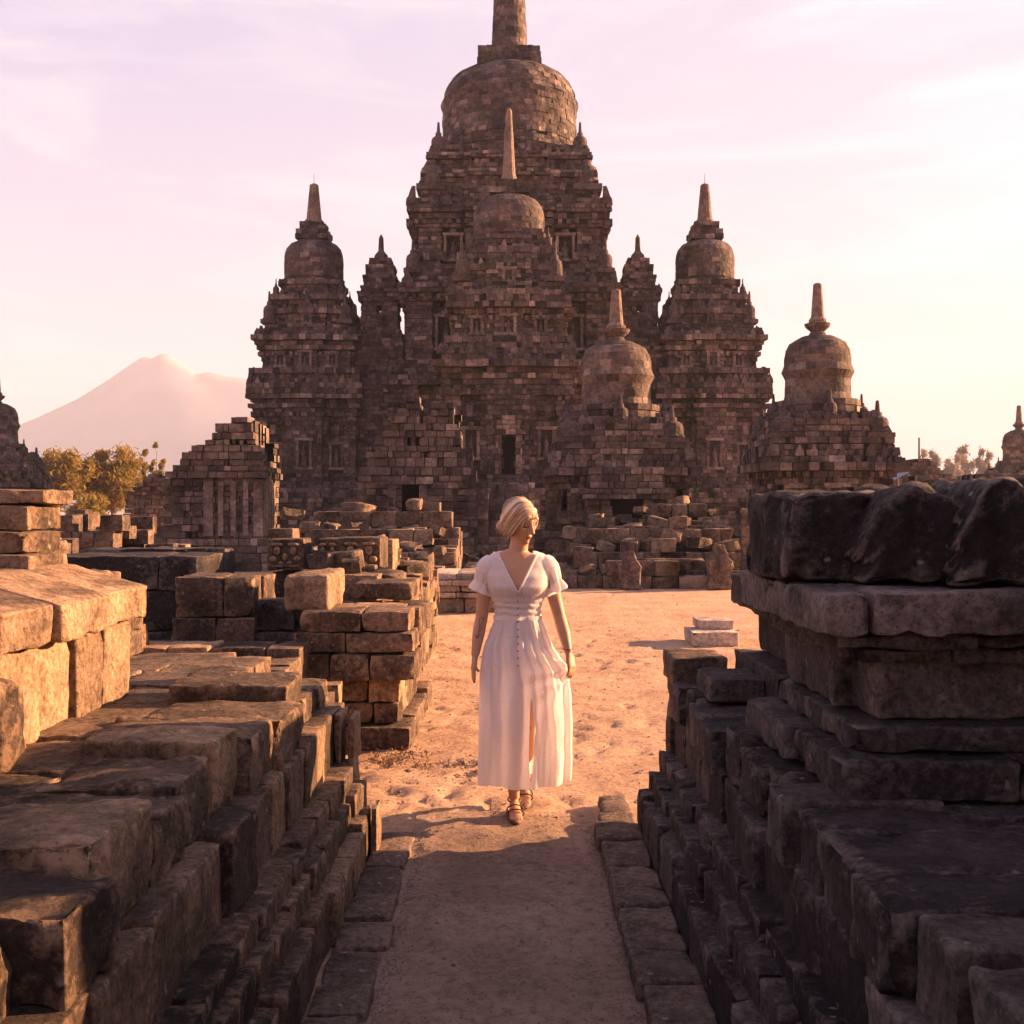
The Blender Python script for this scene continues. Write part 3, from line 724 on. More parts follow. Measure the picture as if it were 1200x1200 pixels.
# plinth on the right wall
PR = empty('carved_plinth', (0, 0, 0), 0, 'massive dark moulded plinth standing on the right wall', 'plinth')
def slabrow(name, x0, x1, yf, yb, z0, z1, cut, **kw):
    mb = MB(); x = x0
    for c in list(cut) + [x1]:
        rblock(mb, x, c - .006, yf + rnd.uniform(-.01, .01), yb, z0 + .002, z1 - .002, res=.045, **kw); x = c
    return mb.build(name, M['right'], PR, smooth=True)
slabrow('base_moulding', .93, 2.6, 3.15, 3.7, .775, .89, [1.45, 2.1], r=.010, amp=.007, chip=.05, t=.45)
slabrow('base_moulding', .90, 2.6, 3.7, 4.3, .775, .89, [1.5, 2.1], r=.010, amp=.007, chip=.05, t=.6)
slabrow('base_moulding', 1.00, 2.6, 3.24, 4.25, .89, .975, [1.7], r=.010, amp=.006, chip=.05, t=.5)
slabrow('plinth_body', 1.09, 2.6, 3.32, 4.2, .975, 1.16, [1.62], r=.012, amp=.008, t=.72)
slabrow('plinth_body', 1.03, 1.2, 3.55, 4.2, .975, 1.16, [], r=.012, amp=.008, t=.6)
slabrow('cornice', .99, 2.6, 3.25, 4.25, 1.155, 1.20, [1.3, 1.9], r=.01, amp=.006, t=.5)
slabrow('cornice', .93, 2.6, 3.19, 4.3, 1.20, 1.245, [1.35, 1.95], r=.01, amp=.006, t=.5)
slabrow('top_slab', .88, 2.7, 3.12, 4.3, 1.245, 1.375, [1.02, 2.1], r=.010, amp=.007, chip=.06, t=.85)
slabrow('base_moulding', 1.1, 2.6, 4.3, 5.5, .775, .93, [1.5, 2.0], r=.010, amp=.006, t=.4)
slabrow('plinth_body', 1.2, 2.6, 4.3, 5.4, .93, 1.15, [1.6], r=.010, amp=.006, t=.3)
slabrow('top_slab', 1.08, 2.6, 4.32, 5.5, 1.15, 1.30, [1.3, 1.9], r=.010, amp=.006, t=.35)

ow = empty('ruined_wall', (2.3, 1.7, .77), 0, 'tall dark wall rising from the near end of the right terrace', 'wall')
mb = MB(); z = 0
for k in range(5):
    h_ = .215; y = -1.5
    while y < 1.35:
        L = min(rnd.uniform(.4, .7), 1.42 - y); rblock(mb, -.3 + rnd.uniform(-.02, .02), .3, y, y + L - .008, z, z + h_ - .004, res=.1); y += L
    z += h_
mb.build('stonework', M['right'], ow, smooth=True)
# crown stones
def dome_sh(pw, H, W):
    def f(x, y, z):
        u = (z + H / 2) / H
        k = 1 - max(0, (abs(x) / (W / 2)) ** pw) * .6
        return (x, y, -H / 2 + (z + H / 2) * k)
    return f
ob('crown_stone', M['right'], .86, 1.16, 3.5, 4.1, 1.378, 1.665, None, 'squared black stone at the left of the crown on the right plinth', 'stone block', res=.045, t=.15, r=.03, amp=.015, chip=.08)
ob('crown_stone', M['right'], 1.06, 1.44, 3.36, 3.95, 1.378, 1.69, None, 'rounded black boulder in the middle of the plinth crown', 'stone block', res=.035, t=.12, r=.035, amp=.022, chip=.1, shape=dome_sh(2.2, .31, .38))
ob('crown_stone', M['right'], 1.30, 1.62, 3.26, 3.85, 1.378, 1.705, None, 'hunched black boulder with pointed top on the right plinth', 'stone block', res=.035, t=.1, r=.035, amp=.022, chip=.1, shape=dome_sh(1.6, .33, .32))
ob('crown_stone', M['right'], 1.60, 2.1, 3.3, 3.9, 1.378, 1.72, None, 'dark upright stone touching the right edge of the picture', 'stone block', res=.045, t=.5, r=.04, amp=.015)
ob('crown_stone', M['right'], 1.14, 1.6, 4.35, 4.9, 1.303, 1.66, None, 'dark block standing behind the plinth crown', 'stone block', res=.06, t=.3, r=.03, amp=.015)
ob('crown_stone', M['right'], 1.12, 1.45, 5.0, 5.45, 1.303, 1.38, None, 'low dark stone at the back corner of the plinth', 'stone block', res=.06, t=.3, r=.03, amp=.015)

# ------------------------------------------------------------------ middle distance, left: stacked blocks and low ruined walls
def coursed(name, label, mat, x0, x1, yf, yb, tops, ch=.2, w=(.25, .45), res=.08, group=None, amp=.01, over=None, cat='wall', lit=None, tt=None):
    """ruined wall block: courses of rough stones, tops = fn(x, y) height"""
    wv = empty(name, ((x0 + x1) / 2, yf, 0), 0, label, cat, group); mb = MB(); ox, oy = (x0 + x1) / 2, yf
    y = yf
    while y < yb - .05:
        D = min(rnd.uniform(*w), yb - y)
        if yb - y - D < .12: D = yb - y
        z = 0; c = 0
        while z < 6:
            h = ch * rnd.uniform(.8, 1.25)
            e = over[c % len(over)] if over else rnd.uniform(-.02, .02)
            x = x0 - e; any_ = False
            while x < x1 + e - .05:
                W = min(rnd.uniform(*w), x1 + e - x)
                if x1 + e - x - W < .12: W = x1 + e - x
                edge = x + W >= x1 + e - .01 or x <= x0 - e + .01 or y == yf or y + D >= yb - .01
                if z + h * .5 < tops(x + W / 2, y + D / 2):
                    any_ = True
                    nxt = z + h * 1.5 < tops(x + W / 2, y + D / 2)
                    if edge or not nxt:
                        f_ = e + rnd.uniform(-.015, .015) if y == yf else 0
                        rblock(mb, x + .005 - ox, x + W - .005 - ox, y - f_ + .005 - oy, y + D - .005 - oy, z, z + h - .006, t=tt() if tt else None, r=.011, amp=amp * .7, res=res, chip=.04,
                               rot=(0, rnd.uniform(-.01, .01), rnd.uniform(-.02, .02)))
                x += W
            z += h; c += 1
            if not any_: break
        y += D
    mb.build('stonework', M[mat], wv, smooth=True)
    return wv
rnd = random.Random(77)
# A: squared pillar-like stack by the path (front face at about seven and a half metres)
coursed('stone_stack', 'moulded stack of sunlit stone blocks beside the sand, left of the woman', 'left', wx(355, 7.5), wx(478, 7.5), 7.45, 9.4,
        lambda x, y: .9, ch=.17, over=[.03, -.06, -.05, .07, .05, .02], res=.06)
coursed('stone_stack', 'long row of piled blocks running back from the path on the left', 'left', -1.75, -.92, 9.3, 13.5, lambda x, y: .92 + .12 * math.sin(x * 9 + y * 4) + (.2 if x < -1.3 else 0), ch=.2, over=[.03, -.03, .02, .05], res=.08)
coursed('stone_stack', 'farther row of low blocks along the left border of the sand', 'left', -2.3, -1.25, 13.5, 17.0, lambda x, y: .75 + .2 * math.sin(x * 7 + y * 5), ch=.22, res=.1)
ob('carved_block', M['left'], wx(337, 7.7), wx(388, 7.7), 7.6, 8.35, .905, 1.17, None, 'carved bracket stone with sunlit scrolled side lying on the moulded stack', 'carved stone', res=.04, t=.7, r=.03, amp=.016)
ob('stone_block', M['left'], wx(414, 8.8), wx(486, 8.8), 8.7, 9.25, .91, 1.05, None, 'dark flat topped block behind the moulded stack', res=.05, t=.2, r=.04)
# kala faced blocks: carved relief of bosses
def kala(x0, x1, yf, yb, z0, z1, lb):
    c = ob('carved_block', M['left'], x0, x1, yf, yb, z0, z1, None, lb, 'carved stone', res=.05, t=.3)
    w = x1 - x0; h = z1 - z0; m = MB(); yy = -(yb - yf) / 2
    def boss(cx, cz, rx, rz, d=.03):
        n = 12; vs = []; fs = []
        for i in range(4):
            k = math.cos(i / 3 * math.pi / 2) ** .5 if i < 3 else 0.02
            for j in range(n):
                a = 2 * math.pi * j / n; vs.append((cx + rx * k * math.cos(a), yy - d * math.sin(i / 3 * math.pi / 2), cz + rz * k * math.sin(a)))
        for i in range(3):
            for j in range(n): fs.append((i * n + j, i * n + (j + 1) % n, (i + 1) * n + (j + 1) % n, (i + 1) * n + j))
        m.add(vs, fs, .5)
    for sx in (-1, 1):
        boss(sx * w * .22, h * .62, w * .09, h * .14); boss(sx * w * .22, h * .82, w * .16, h * .06); boss(sx * w * .33, h * .35, w * .1, h * .1); boss(sx * w * .12, h * .22, w * .07, h * .06)
    boss(0, h * .42, w * .07, h * .13, .04); boss(0, h * .12, w * .4, h * .05)
    r_ = m.build('relief', M['left'], c, smooth=True); return c
mbx = -1
coursed('ruined_wall', 'dark ruined wall carrying the carved face blocks, left of the sand', 'left', wx(312, 10), wx(452, 10), 9.95, 11.4, lambda x, y: 1.04, ch=.26, res=.09, tt=lambda: rnd.uniform(0, .4))
kala(wx(314, 10), wx(357, 10), 9.95, 10.4, 1.08, 1.36, 'carved face block at the left end of the dark wall top')
kala(wx(371, 9.9), wx(397, 9.9), 9.9, 10.5, 1.08, 1.36, 'spiral carved block between the two face blocks')
kala(wx(397.5, 9.9), wx(446, 9.9), 9.88, 10.5, 1.08, 1.37, 'large carved face block with sunlit right side')
ob('stone_block', M['left'], wx(316, 10.8), wx(345, 10.8), 10.7, 11.1, 1.06, 1.44, None, 'small orange topped block peeping over the left carved face', t=.6, res=.06)
ob('stone_block', M['left'], wx(448, 11), wx(462, 11), 10.9, 11.5, 1.0, 1.33, None, 'narrow sunlit upright block right of the carved faces', t=.8, res=.06)
ob('stone_block', M['left'], wx(456, 12), wx(486, 12), 11.8, 12.3, .98, 1.02, None, 'thin slab on the long row of blocks', t=.5, res=.06)
# B: long dark wall and blocks at left
coursed('ruined_wall', 'long black stone wall with flat top at the left, behind the terrace', 'right', wx(50, 9), wx(233, 9), 9.0, 10.2, lambda x, y: 1.24, ch=.32, w=(.5, .95), res=.1, amp=.014, tt=lambda: rnd.uniform(.1, .45))
coursed('stone_stack', 'square stack of brown blocks before the long black wall', 'left', wx(200, 8), wx(298, 8), 8.0, 8.7, lambda x, y: 1.06, ch=.27, w=(.3, .38), res=.06, tt=lambda: rnd.uniform(.15, .5))
coursed('stone_stack', 'dark blocks filling the gap beside the moulded stack', 'right', wx(302, 8.3), wx(352, 8.3), 8.1, 9.0, lambda x, y: .9, ch=.25, res=.07)
coursed('ruined_wall', 'low rough footing of dark blocks beyond the left terrace', 'right', -4.2, -2.2, 6.9, 7.7, lambda x, y: .62 + .2 * math.sin(x * 5), ch=.22, res=.08)
coursed('ruined_wall', 'sunlit broken wall of small blocks in front of the golden trees', 'rubble', wx(62, 17), wx(196, 17), 17, 18.6, lambda x, y: 1.25 + .45 * math.sin(x * 2.1 + 1.0) * math.cos(x * 5) , ch=.24, res=.12)
coursed('ruined_wall', 'broken wall below the shrine at the left edge', 'rubble', wx(-60, 15), wx(58, 15), 14.8, 16, lambda x, y: 1.35 + .25 * math.sin(x * 3), ch=.24, res=.12)
for k, (a, b, ya, yb, Y, lb) in enumerate([
    (75, 138, 690, 704, 6.9, 'dark slab lying across blocks beyond the left terrace'),
    (82, 132, 704, 722, 6.9, 'dark block under the slab beyond the left terrace'),
    (38, 70, 674, 697, 6.2, 'rounded block sunlit on its right, beyond the upper left wall'),
    (78, 118, 672, 700, 7.6, 'pale grey block leaning in the dark corner at left'),
    (108, 137, 720, 748, 6.4, 'orange edged block at the end of the upper left wall'),
    (36, 50, 636, 672, 8.2, 'upright sunlit stone at the left end of the black wall')]):
    x0, x1 = wx(a, Y), wx(b, Y)
    ob('stone_block', M['left'], x0, x1, Y, Y + .45, wz(yb, Y), wz(ya, Y), None, lb, res=.05, t=.45, r=.025, amp=.014)
coursed('ruined_wall', 'block footing under the loose stones beyond the upper left wall', 'left', wx(20, 6.6), wx(135, 6.6), 6.35, 7.3, lambda x, y: wz(725, 6.6), ch=.22, res=.08)
# slabs and low planks behind the terrace
ob('stone_slab', M['left'], wx(357, 7), wx(399, 7), 6.95, 7.1, 0, wz(800, 7), None, 'smooth square slab standing upright against the moulded stack', 'slab', res=.06, t=.75)
for k, (a, b, ya, Y, h, lb) in enumerate([
    (130, 250, 778, 6.0, .1, 'long thin slab with lit edge at the back of the left terrace'),
    (225, 340, 765, 7.2, .12, 'flat dark slab behind the left terrace'),
    (232, 335, 785, 6.6, .1, 'grey slab lying on the ground behind the left terrace')]):
    z1 = wz(ya, Y); o = ob('stone_slab', M['left'], wx(a, Y), wx(b, Y), Y, Y + .5, max(0, z1 - h), z1, None, lb, 'slab', res=.06, t=.5)
coursed('ruined_wall', 'low block base behind the left terrace', 'left', wx(120, 6.8), wx(345, 6.8), 6.3, 7.75, lambda x, y: .62, ch=.24, res=.09)

# ------------------------------------------------------------------ rubble heaps before the temple
rnd = random.Random(91)
VAR = []
for i in range(8):
    mb = MB(); SEED[0] += 1
    vs, fs = rough(1, .8, .62, .09, .03, .3, SEED[0], .25); mb.add([(x, y, z + .31) for x, y, z in vs], fs, [.15, .3, .4, .45, .5, .6, .75, .95][i])
    o = mb.build('stone_block', M['rubble'], smooth=True); VAR.append(o.data); bpy.data.objects.remove(o)
def loose(x, y, z, s, label, group, i=None, tilt=.32):
    o = bpy.data.objects.new('stone_block', VAR[rnd.randrange(8) if i is None else i]); COL.objects.link(o)
    o.location = (x, y, z); o.scale = (s * rnd.uniform(.8, 1.3), s * rnd.uniform(.8, 1.2), s * rnd.uniform(.8, 1.15))
    o.rotation_euler = (rnd.uniform(-tilt, tilt), rnd.uniform(-tilt, tilt), rnd.uniform(-.8, .8))
    return tag(o, label, 'stone block', group)
def prof(pts):
    def f(px):
        if px <= pts[0][0]: return pts[0][1]
        for (a, b), (c, d) in zip(pts, pts[1:]):
            if px <= c: return b + (d - b) * (px - a) / (c - a)
        return pts[-1][1]
    return f
def heap(pts, Y0, rows, dy, label_w, label_b, group, bs=.42, x_lo=None):
    f = prof(pts); a, b = pts[0][0], pts[-1][0]
    tops = {}
    for k in range(rows):
        Y = Y0 + k * dy; u = k / max(1, rows - 1)
        H = lambda x, y, u=u, Y=Y: max(.15, wz(f(600 + x * 1300 / Y), Y) * (.28 + .72 * u) + .22 * noise.noise(Vector((x * 1.7, Y, 3))))
        tops[k] = (Y, H)
    def top(x, y):
        k = max(0, min(rows - 1, int((y - Y0) / dy))); return tops[k][1](x, y)
    w = coursed('ruined_wall', label_w, 'rubble', wx(a, Y0), wx(b, Y0), Y0, Y0 + rows * dy, top, ch=.3, w=(.35, .65), res=.2, amp=.02)
    for k in range(rows):
        Y, H = tops[k]; x = wx(a, Y)
        while x < wx(b, Y):
            if rnd.random() < .9: loose(x, Y + rnd.uniform(.05, dy * .8), H(x, Y) - .05, bs * rnd.uniform(.6, 1.15), label_b, group)
            x += rnd.uniform(.36, .7)
    return w
heap([(655, 660), (690, 612), (735, 606), (800, 588), (850, 606), (878, 640)], 23.2, 4, 1.0, 'broken stone base below the small domed shrine, at the sand edge', 'rough block loose on the broken base below the domed shrine', 'loose blocks below the domed shrine')
heap([(335, 612), (400, 598), (450, 606), (500, 592), (530, 620)], 20.5, 4, 1.0, 'heaped stone base left of the woman before the ruined doorway', 'rough block lying on the heap before the ruined doorway', 'loose blocks before the ruined doorway')
heap([(505, 645), (560, 655), (640, 655), (690, 650)], 24.5, 3, 1.0, 'low line of fallen stone across the temple front behind the woman', 'fallen block in the low line at the temple foot', 'fallen blocks at the temple foot', .45)
for k in range(34):
    px = rnd.uniform(60, 330); Y = rnd.uniform(10.6, 15); x = wx(px, Y)
    zt = wz(rnd.uniform(646, 662), Y)
    loose(x, Y, 0, .5, 'loose block on the ground behind the long black wall at left', 'loose blocks behind the long black wall', tilt=.15)
    loose(x + .05, Y + .1, .30, .42, 'loose block on the ground behind the long black wall at left', 'loose blocks behind the long black wall', tilt=.2)
for k in range(26):
    Y = rnd.uniform(9.4, 13.3); x = rnd.uniform(-1.7, -1.0)
    loose(x, Y, .93 + (.16 if x < -1.3 else 0), rnd.uniform(.16, .28), 'small broken block lying on the long row of piled blocks', 'small blocks on the long row', tilt=.3)
# carved uprights
def upright(px, Y, w, h, lb, kind=0):
    mb = MB(); x = wx(px, Y)
    def sh(a, b_, c):
        u = (c + h / 2) / h
        k = interp_l([(0, 1), (.12, 1), (.16, .85), (.55, .9), (.62, 1), (.72, .66), (.9, .42), (1, .34)], u) if kind == 0 else (1 if u < .1 or u > .93 else .82)
        return (a * k, b_ * k, c)
    rblock(mb, -w / 2, w / 2, -w * .35, w * .35, 0, h, t=.6, r=.04, amp=.02, res=.07, chip=.15, shape=sh)
    tag(mb.build('carved_upright', M['rubble'], loc=(x, Y, 0)), lb, 'carved stone')
def interp_l(tab, u):
    for (a, b_), (c, d) in zip(tab, tab[1:]):
        if u <= c: return b_ + (d - b_) * (u - a) / (c - a)
    return tab[-1][1]
upright(738, 22.9, .5, .78, 'blunt pale upright carved stone at the sand edge, left one of two')
upright(843, 22.9, .55, .92, 'pale bottle shaped carved stone at the sand edge, right one of two')
upright(877, 24, .36, 1.7, 'tall plain stone post right of the domed shrine rubble', 1)
# low pale platform behind the woman
pf = empty('stone_platform', (wx(505, 17.6), 17.6, 0), 0, 'low pale moulded platform just left behind the woman', 'platform')
mb = MB()
for z0, z1, e in ((0, .24, 0), (.24, .33, .08), (.33, .44, .04), (.44, .52, .1), (.52, .63, .0)):
    x = -e
    while x < 1.25 + e - .01:
        W = min(rnd.uniform(.35, .6), 1.25 + e - x)
        rblock(mb, x + .004, x + W - .004, -e, 1.6, z0, z1 - .004, res=.15, r=.015, amp=.005, t=.3 if z0 == 0 else rnd.uniform(.4, .8)); x += W
mb.build('platform_stone', M['pale'], pf, smooth=True)
ob('stone_slab', M['pale'], wx(812, 13.2), wx(866, 13.2), 13.2, 13.9, 0, .17, None, 'pale slab lying on the sand beyond the right wall', 'slab', t=.8, res=.1)
ob('stone_slab', M['pale'], wx(818, 13.6), wx(858, 13.6), 13.5, 14.0, .172, .28, None, 'smaller pale slab on top of another beyond the right wall', 'slab', t=.8, res=.1)

# ------------------------------------------------------------------ ruined shrines
def ruin(name, lb, loc, hx, hy, top, door=None, mat='shrine', seed=1, rz=0, jit=.04, foot=.35, ribs=None):
    global rnd
    rnd = random.Random(seed); c = empty(name, loc, rz, lb, 'ruin'); mb = MB()
    K = lambda x, y, z: z < top(x, y) + .3 * noise.noise(Vector((x * 4, y * 4, seed)))
    masonry(mb, facade(hx + foot, [], hy + foot), 0, .5, core=True, jit=.03)
    masonry(mb, facade(hx + foot * .5, [], hy + foot * .5), .5, .9, core=True, jit=.03)
    zz = .9
    while zz < 6:
        e = .12 if 2.35 < zz < 2.75 else 0
        nb = []
        if door and door[2] <= zz < door[3]:
            nb = [[(-hx * .75, .1, -.08), ((door[0] + door[1]) / 2, (door[1] - door[0]) / 2, -.9), (hx * .75, .1, -.08)], [], [], []]
        poly = facade(hx + e, nb, hy + e)
        dz = rnd.uniform(.14, .25)
        masonry(mb, poly, zz, zz + dz, dz, .27, jit * 1.5, .5, keep=K, core=False)
        # inner fill where still standing
        n = 10
        for i in range(n):
            for j in range(4):
                x = -hx + .25 + (2 * hx - .5) * (i + .5) / n; y = -hy + .25 + (2 * hy - .5) * (j + .5) / 4
                if door and door[0] - .2 < x < door[1] + .2 and zz < door[3] and j < 2: continue
                if zz + .1 < top(x, y):
                    mb.box(x - hx / n - .03, x + hx / n + .03, y - hy / 4 - .05, y + hy / 4 + .05, zz - .003 * i, zz + dz + rnd.uniform(-.03, .03), rtint())
        zz += dz
    if ribs:
        for k in range(5):
            x = ribs[0] + (ribs[1] - ribs[0]) * k / 4; w_ = .13 if k in (0, 4) else .07
            for z0 in (.95, 1.45, 1.95): mb.box(x - w_, x + w_, -hy - .085, -hy + .1, z0, z0 + .485, rnd.uniform(.55, .8))
            y = -hy + .1 + k * .3
            for z0 in (.95, 1.45, 1.95): mb.box(hx - .1, hx + .085, y - w_, y + w_, z0, z0 + .485, rnd.uniform(.55, .8))
    mb.build('stonework', M[mat], c)
    if door:
        d = MB(); d.box(door[0], door[1], -hy + .75, -hy + .85, door[2], door[3]); d.build('doorway', M['shade_black'], c)  # black panel painting the shade behind the ruin's door
        fr = MB(); w = .16
        for xx in (door[0] - w, door[1]): masonry(fr, [(xx, -hy - .1), (xx + w, -hy - .1), (xx + w, -hy + .3), (xx, -hy + .3)], door[2], door[3], .4, .3, .01, tmul=1.5)
        masonry(fr, [(door[0] - .35, -hy - .14), (door[1] + .35, -hy - .14), (door[1] + .35, -hy + .3), (door[0] - .35, -hy + .3)], door[3] + .002, door[3] + .22, .22, .5, .015, tmul=1.6)
        fr.build('door_frame', M[mat], c)
    return c
# front left ruin with doorway
cx = wx(488, 30)
def t1(x, y):
    px = 600 + (x + cx) * 1300 / 30
    return 1.6 - (prof([(425, 548), (438, 522), (452, 505), (466, 480), (486, 471), (494, 492), (504, 484), (514, 469), (527, 472), (533, 520), (546, 532)])(px) - 600) / 1300 * 30 + .22 * noise.noise(Vector((x * 5, y * 3, 0)))
ruin('ruined_shrine', 'roofless ruined shrine with dark doorway before the temple, left of the woman', (cx, 31.2, 0), 1.35, 1.1, t1, (wx(462, 30) - cx, wx(492, 30) - cx, 1.25, 2.35), seed=3, jit=.07)
# left ruin with tall pilaster corner
cx2 = wx(248, 30)
def t2(x, y):
    px = 600 + (x + cx2) * 1300 / 30
    return 1.6 - (prof([(185, 572), (200, 552), (214, 538), (236, 517), (252, 508), (258, 492), (286, 493), (296, 505), (306, 540)])(px) - 600) / 1300 * 30 + .25 * noise.noise(Vector((x * 5, y * 4, 5)))
ruin('ruined_shrine', 'stepped ruined shrine with fluted corner, left of the temple', (cx2, 31.1, 0), 1.32, 1.0, t2, seed=4, jit=.045, ribs=(-.1, 1.25))
ruin('ruined_shrine', 'small broken shrine half hidden left of the stepped ruin', (wx(178, 44), 45, 0), 1.0, 1.2, lambda x, y: 3.1 - abs(x) * 1.0 + .3 * noise.noise(Vector((x * 3, y, 1))), seed=5, jit=.06)
ruin('ruined_shrine', 'stepped pyramid ruin on the right horizon beside two poles', (wx(1078, 60), 61, 0), 2.1, 1.5, lambda x, y: 4.5 - int(abs(x) * 3) / 3 * .85, seed=6, jit=.04)
ruin('ruined_shrine', 'low broken wall ruin on the right horizon below the far shrine', (wx(1150, 40), 41, 0), 1.9, 1.2, lambda x, y: 2.75 + .3 * math.sin(x * 3), seed=8, jit=.05)
ruin('ruined_shrine', 'low ruin foundation on the right behind the plinth', (wx(1010, 26), 27.5, 0), 2.2, 1.2, lambda x, y: 1.9 + .25 * math.sin(x * 4), seed=9, jit=.05)
for i, (px, yt, lb) in enumerate(((1048, 521, 'short thin pole on the right horizon'), (1077, 513, 'taller thin pole above the stepped ruin on the right horizon'))):
    mb = MB(); mb.lathe([(.07, 0), (.05, wz(yt, 64)), (.01, wz(yt, 64) + .02)], 8); tag(mb.build('pole', M['pole'], loc=(wx(px, 64), 64, 0)), lb, 'pole')
tp = empty('tarpaulin_shelter', (wx(1047, 50), 50, 0), 0, 'small shelter with sloping blue tarpaulin right of the domed shrine', 'shelter')
mb = MB(); mb.hexa([(-.7, -.6, 2.75), (.5, -.6, 3.35), (.5, .8, 3.35), (-.7, .8, 2.75), (-.7, -.6, 2.79), (.5, -.6, 3.39), (.5, .8, 3.39), (-.7, .8, 2.79)]); mb.build('tarpaulin', M['tarp'], tp)
for x, y in ((-.65, -.55), (.45, -.55), (.45, .75), (-.65, .75)):
    mb = MB(); mb.lathe([(.04, 0), (.04, 2.77 if x < 0 else 3.33)], 6, c=(x, y)); mb.build('post', M['pole'], tp)

# ------------------------------------------------------------------ ground, path, mountain
def gz(x, y):
    v = Vector((x, y, 0))
    a = .016 * noise.noise(v * 1.3) + .015 * noise.noise(v * 4.2) + .007 * noise.noise(Vector((x * 8, y * 9.5, 4)))
    return a * min(1, 30 / max(1, math.hypot(x, y)))
def axis(fine0, fine1, step, far):
    a = list(np.arange(fine0, fine1 + 1e-6, step)); 
    s = step; hi = a[-1]
    while hi < far: s *= 1.25; hi += s; a.append(min(hi, far))
    s = step; lo = a[0]; pre = []
    while lo > -far: s *= 1.25; lo -= s; pre.append(max(lo, -far))
    return list(reversed(pre)) + a
GF = 3000
X = axis(-1.6, 3.2, .045, GF); Yg = axis(5.0, 24, .08, GF)
Yg = axis(4.8, 15, .05, GF)
mb = MB(); nx = len(X)
vs = [(x, y, gz(x, y)) for y in Yg for x in X]
fs = [(j * nx + i, j * nx + i + 1, (j + 1) * nx + i + 1, (j + 1) * nx + i) for j in range(len(Yg) - 1) for i in range(nx - 1)]
A = np.array(vs); r4 = random.Random(9)
for i in range(240):
    fx, fy = (r4.gauss(.1, .5), r4.uniform(5.8, 9)) if i < 70 else (r4.uniform(-1, 3.2), r4.uniform(5.7, 15)); an_ = r4.gauss(0, .5)
    dx = A[:, 0] - fx; dy = A[:, 1] - fy; u = dx * math.cos(an_) + dy * math.sin(an_); v = -dx * math.sin(an_) + dy * math.cos(an_)
    q = (u / .055) ** 2 + (v / .13) ** 2; A[:, 2] += -.017 * np.exp(-q ** 2) + .006 * np.exp(-((np.sqrt(q) - 1.35) / .3) ** 2)
vs = [tuple(p) for p in A.tolist()]
mb.add(vs, fs); tag(mb.build('ground', M['sand'], smooth=True), kind='structure')
mb = MB(); px_ = np.arange(-.50, .4501, .03); py_ = np.arange(.3, 5.95, .04)
nx = len(px_)
def pz(x, y):
    fade = min(1, max(0, (5.9 - y) / .5)); return gz(x, y) + .004 + .012 * fade * (1 - (x / .5) ** 2) + .006 * noise.noise(Vector((x * 9, y * 9, 0))) * fade - .004 * (1 - fade)
mb.add([(x, y, pz(x, y)) for y in py_ for x in px_], [(j * nx + i, j * nx + i + 1, (j + 1) * nx + i + 1, (j + 1) * nx + i) for j in range(len(py_) - 1) for i in range(nx - 1)])
tag(mb.build('path', M['path'], smooth=True), kind='structure')
# pebbles
rnd = random.Random(404); mb = MB()
oct_f = [(0, 2, 4), (2, 1, 4), (1, 3, 4), (3, 0, 4), (2, 0, 5), (1, 2, 5), (3, 1, 5), (0, 3, 5)]
for i in range(8200):
    if i >= 5200: x = rnd.choice((-1, 1)) * .43 - .02 + rnd.gauss(0, .03); y = rnd.uniform(2.8, 5.6)
    elif i < 1500: x = rnd.uniform(-.45, .4); y = rnd.uniform(2.6, 5.9)
    elif i < 1800: x = rnd.gauss(-.30, .12); y = rnd.gauss(7.0, .15)
    else: x = rnd.uniform(-1, 4); y = 5.6 + 18 * rnd.random() ** 1.6
    s = rnd.uniform(.002, .006) * (1 + (y > 6) * .9) * (2.2 if rnd.random() < .04 else 1)
    if x > .55 and y < 6.1: continue
    z = (pz(x, y) if y < 5.8 and abs(x) < .45 else gz(x, y))
    q = [(s * rnd.uniform(.7, 1.6), 0, 0), (-s * rnd.uniform(.7, 1.6), 0, 0), (0, s, 0), (0, -s * rnd.uniform(.7, 1.4), 0), (0, 0, s * rnd.uniform(.5, .9)), (0, 0, -s * .5)]
    a = rnd.random() * 6.28; ca, sa = math.cos(a), math.sin(a)
    mb.add([(x + u * ca - v * sa, y + u * sa + v * ca, z + w) for u, v, w in q], oct_f, rnd.random() * .6)
tag(mb.build('pebbles', M['rubble']), 'small stones scattered over the sand and path', 'pebbles', kind='stuff')
mb = MB()
for i in range(260):
    x = rnd.gauss(-.72, .10); y = rnd.gauss(7.15, .16); s = rnd.uniform(.008, .02); z = gz(x, y) + rnd.uniform(.002, .04)
    e = Euler((rnd.uniform(-1, 1), rnd.uniform(-1, 1), rnd.random() * 6)).to_matrix()
    mb.add([tuple(Vector((x, y, z)) + e @ Vector(p)) for p in ((-s, 0, 0), (0, -s * .5, .003), (s, 0, 0), (0, s * .5, .003))], [(0, 1, 2, 3)])
tag(mb.build('leaf_litter', M['litter']), 'dry leaves gathered at the foot of the moulded stack', 'leaves', kind='stuff')

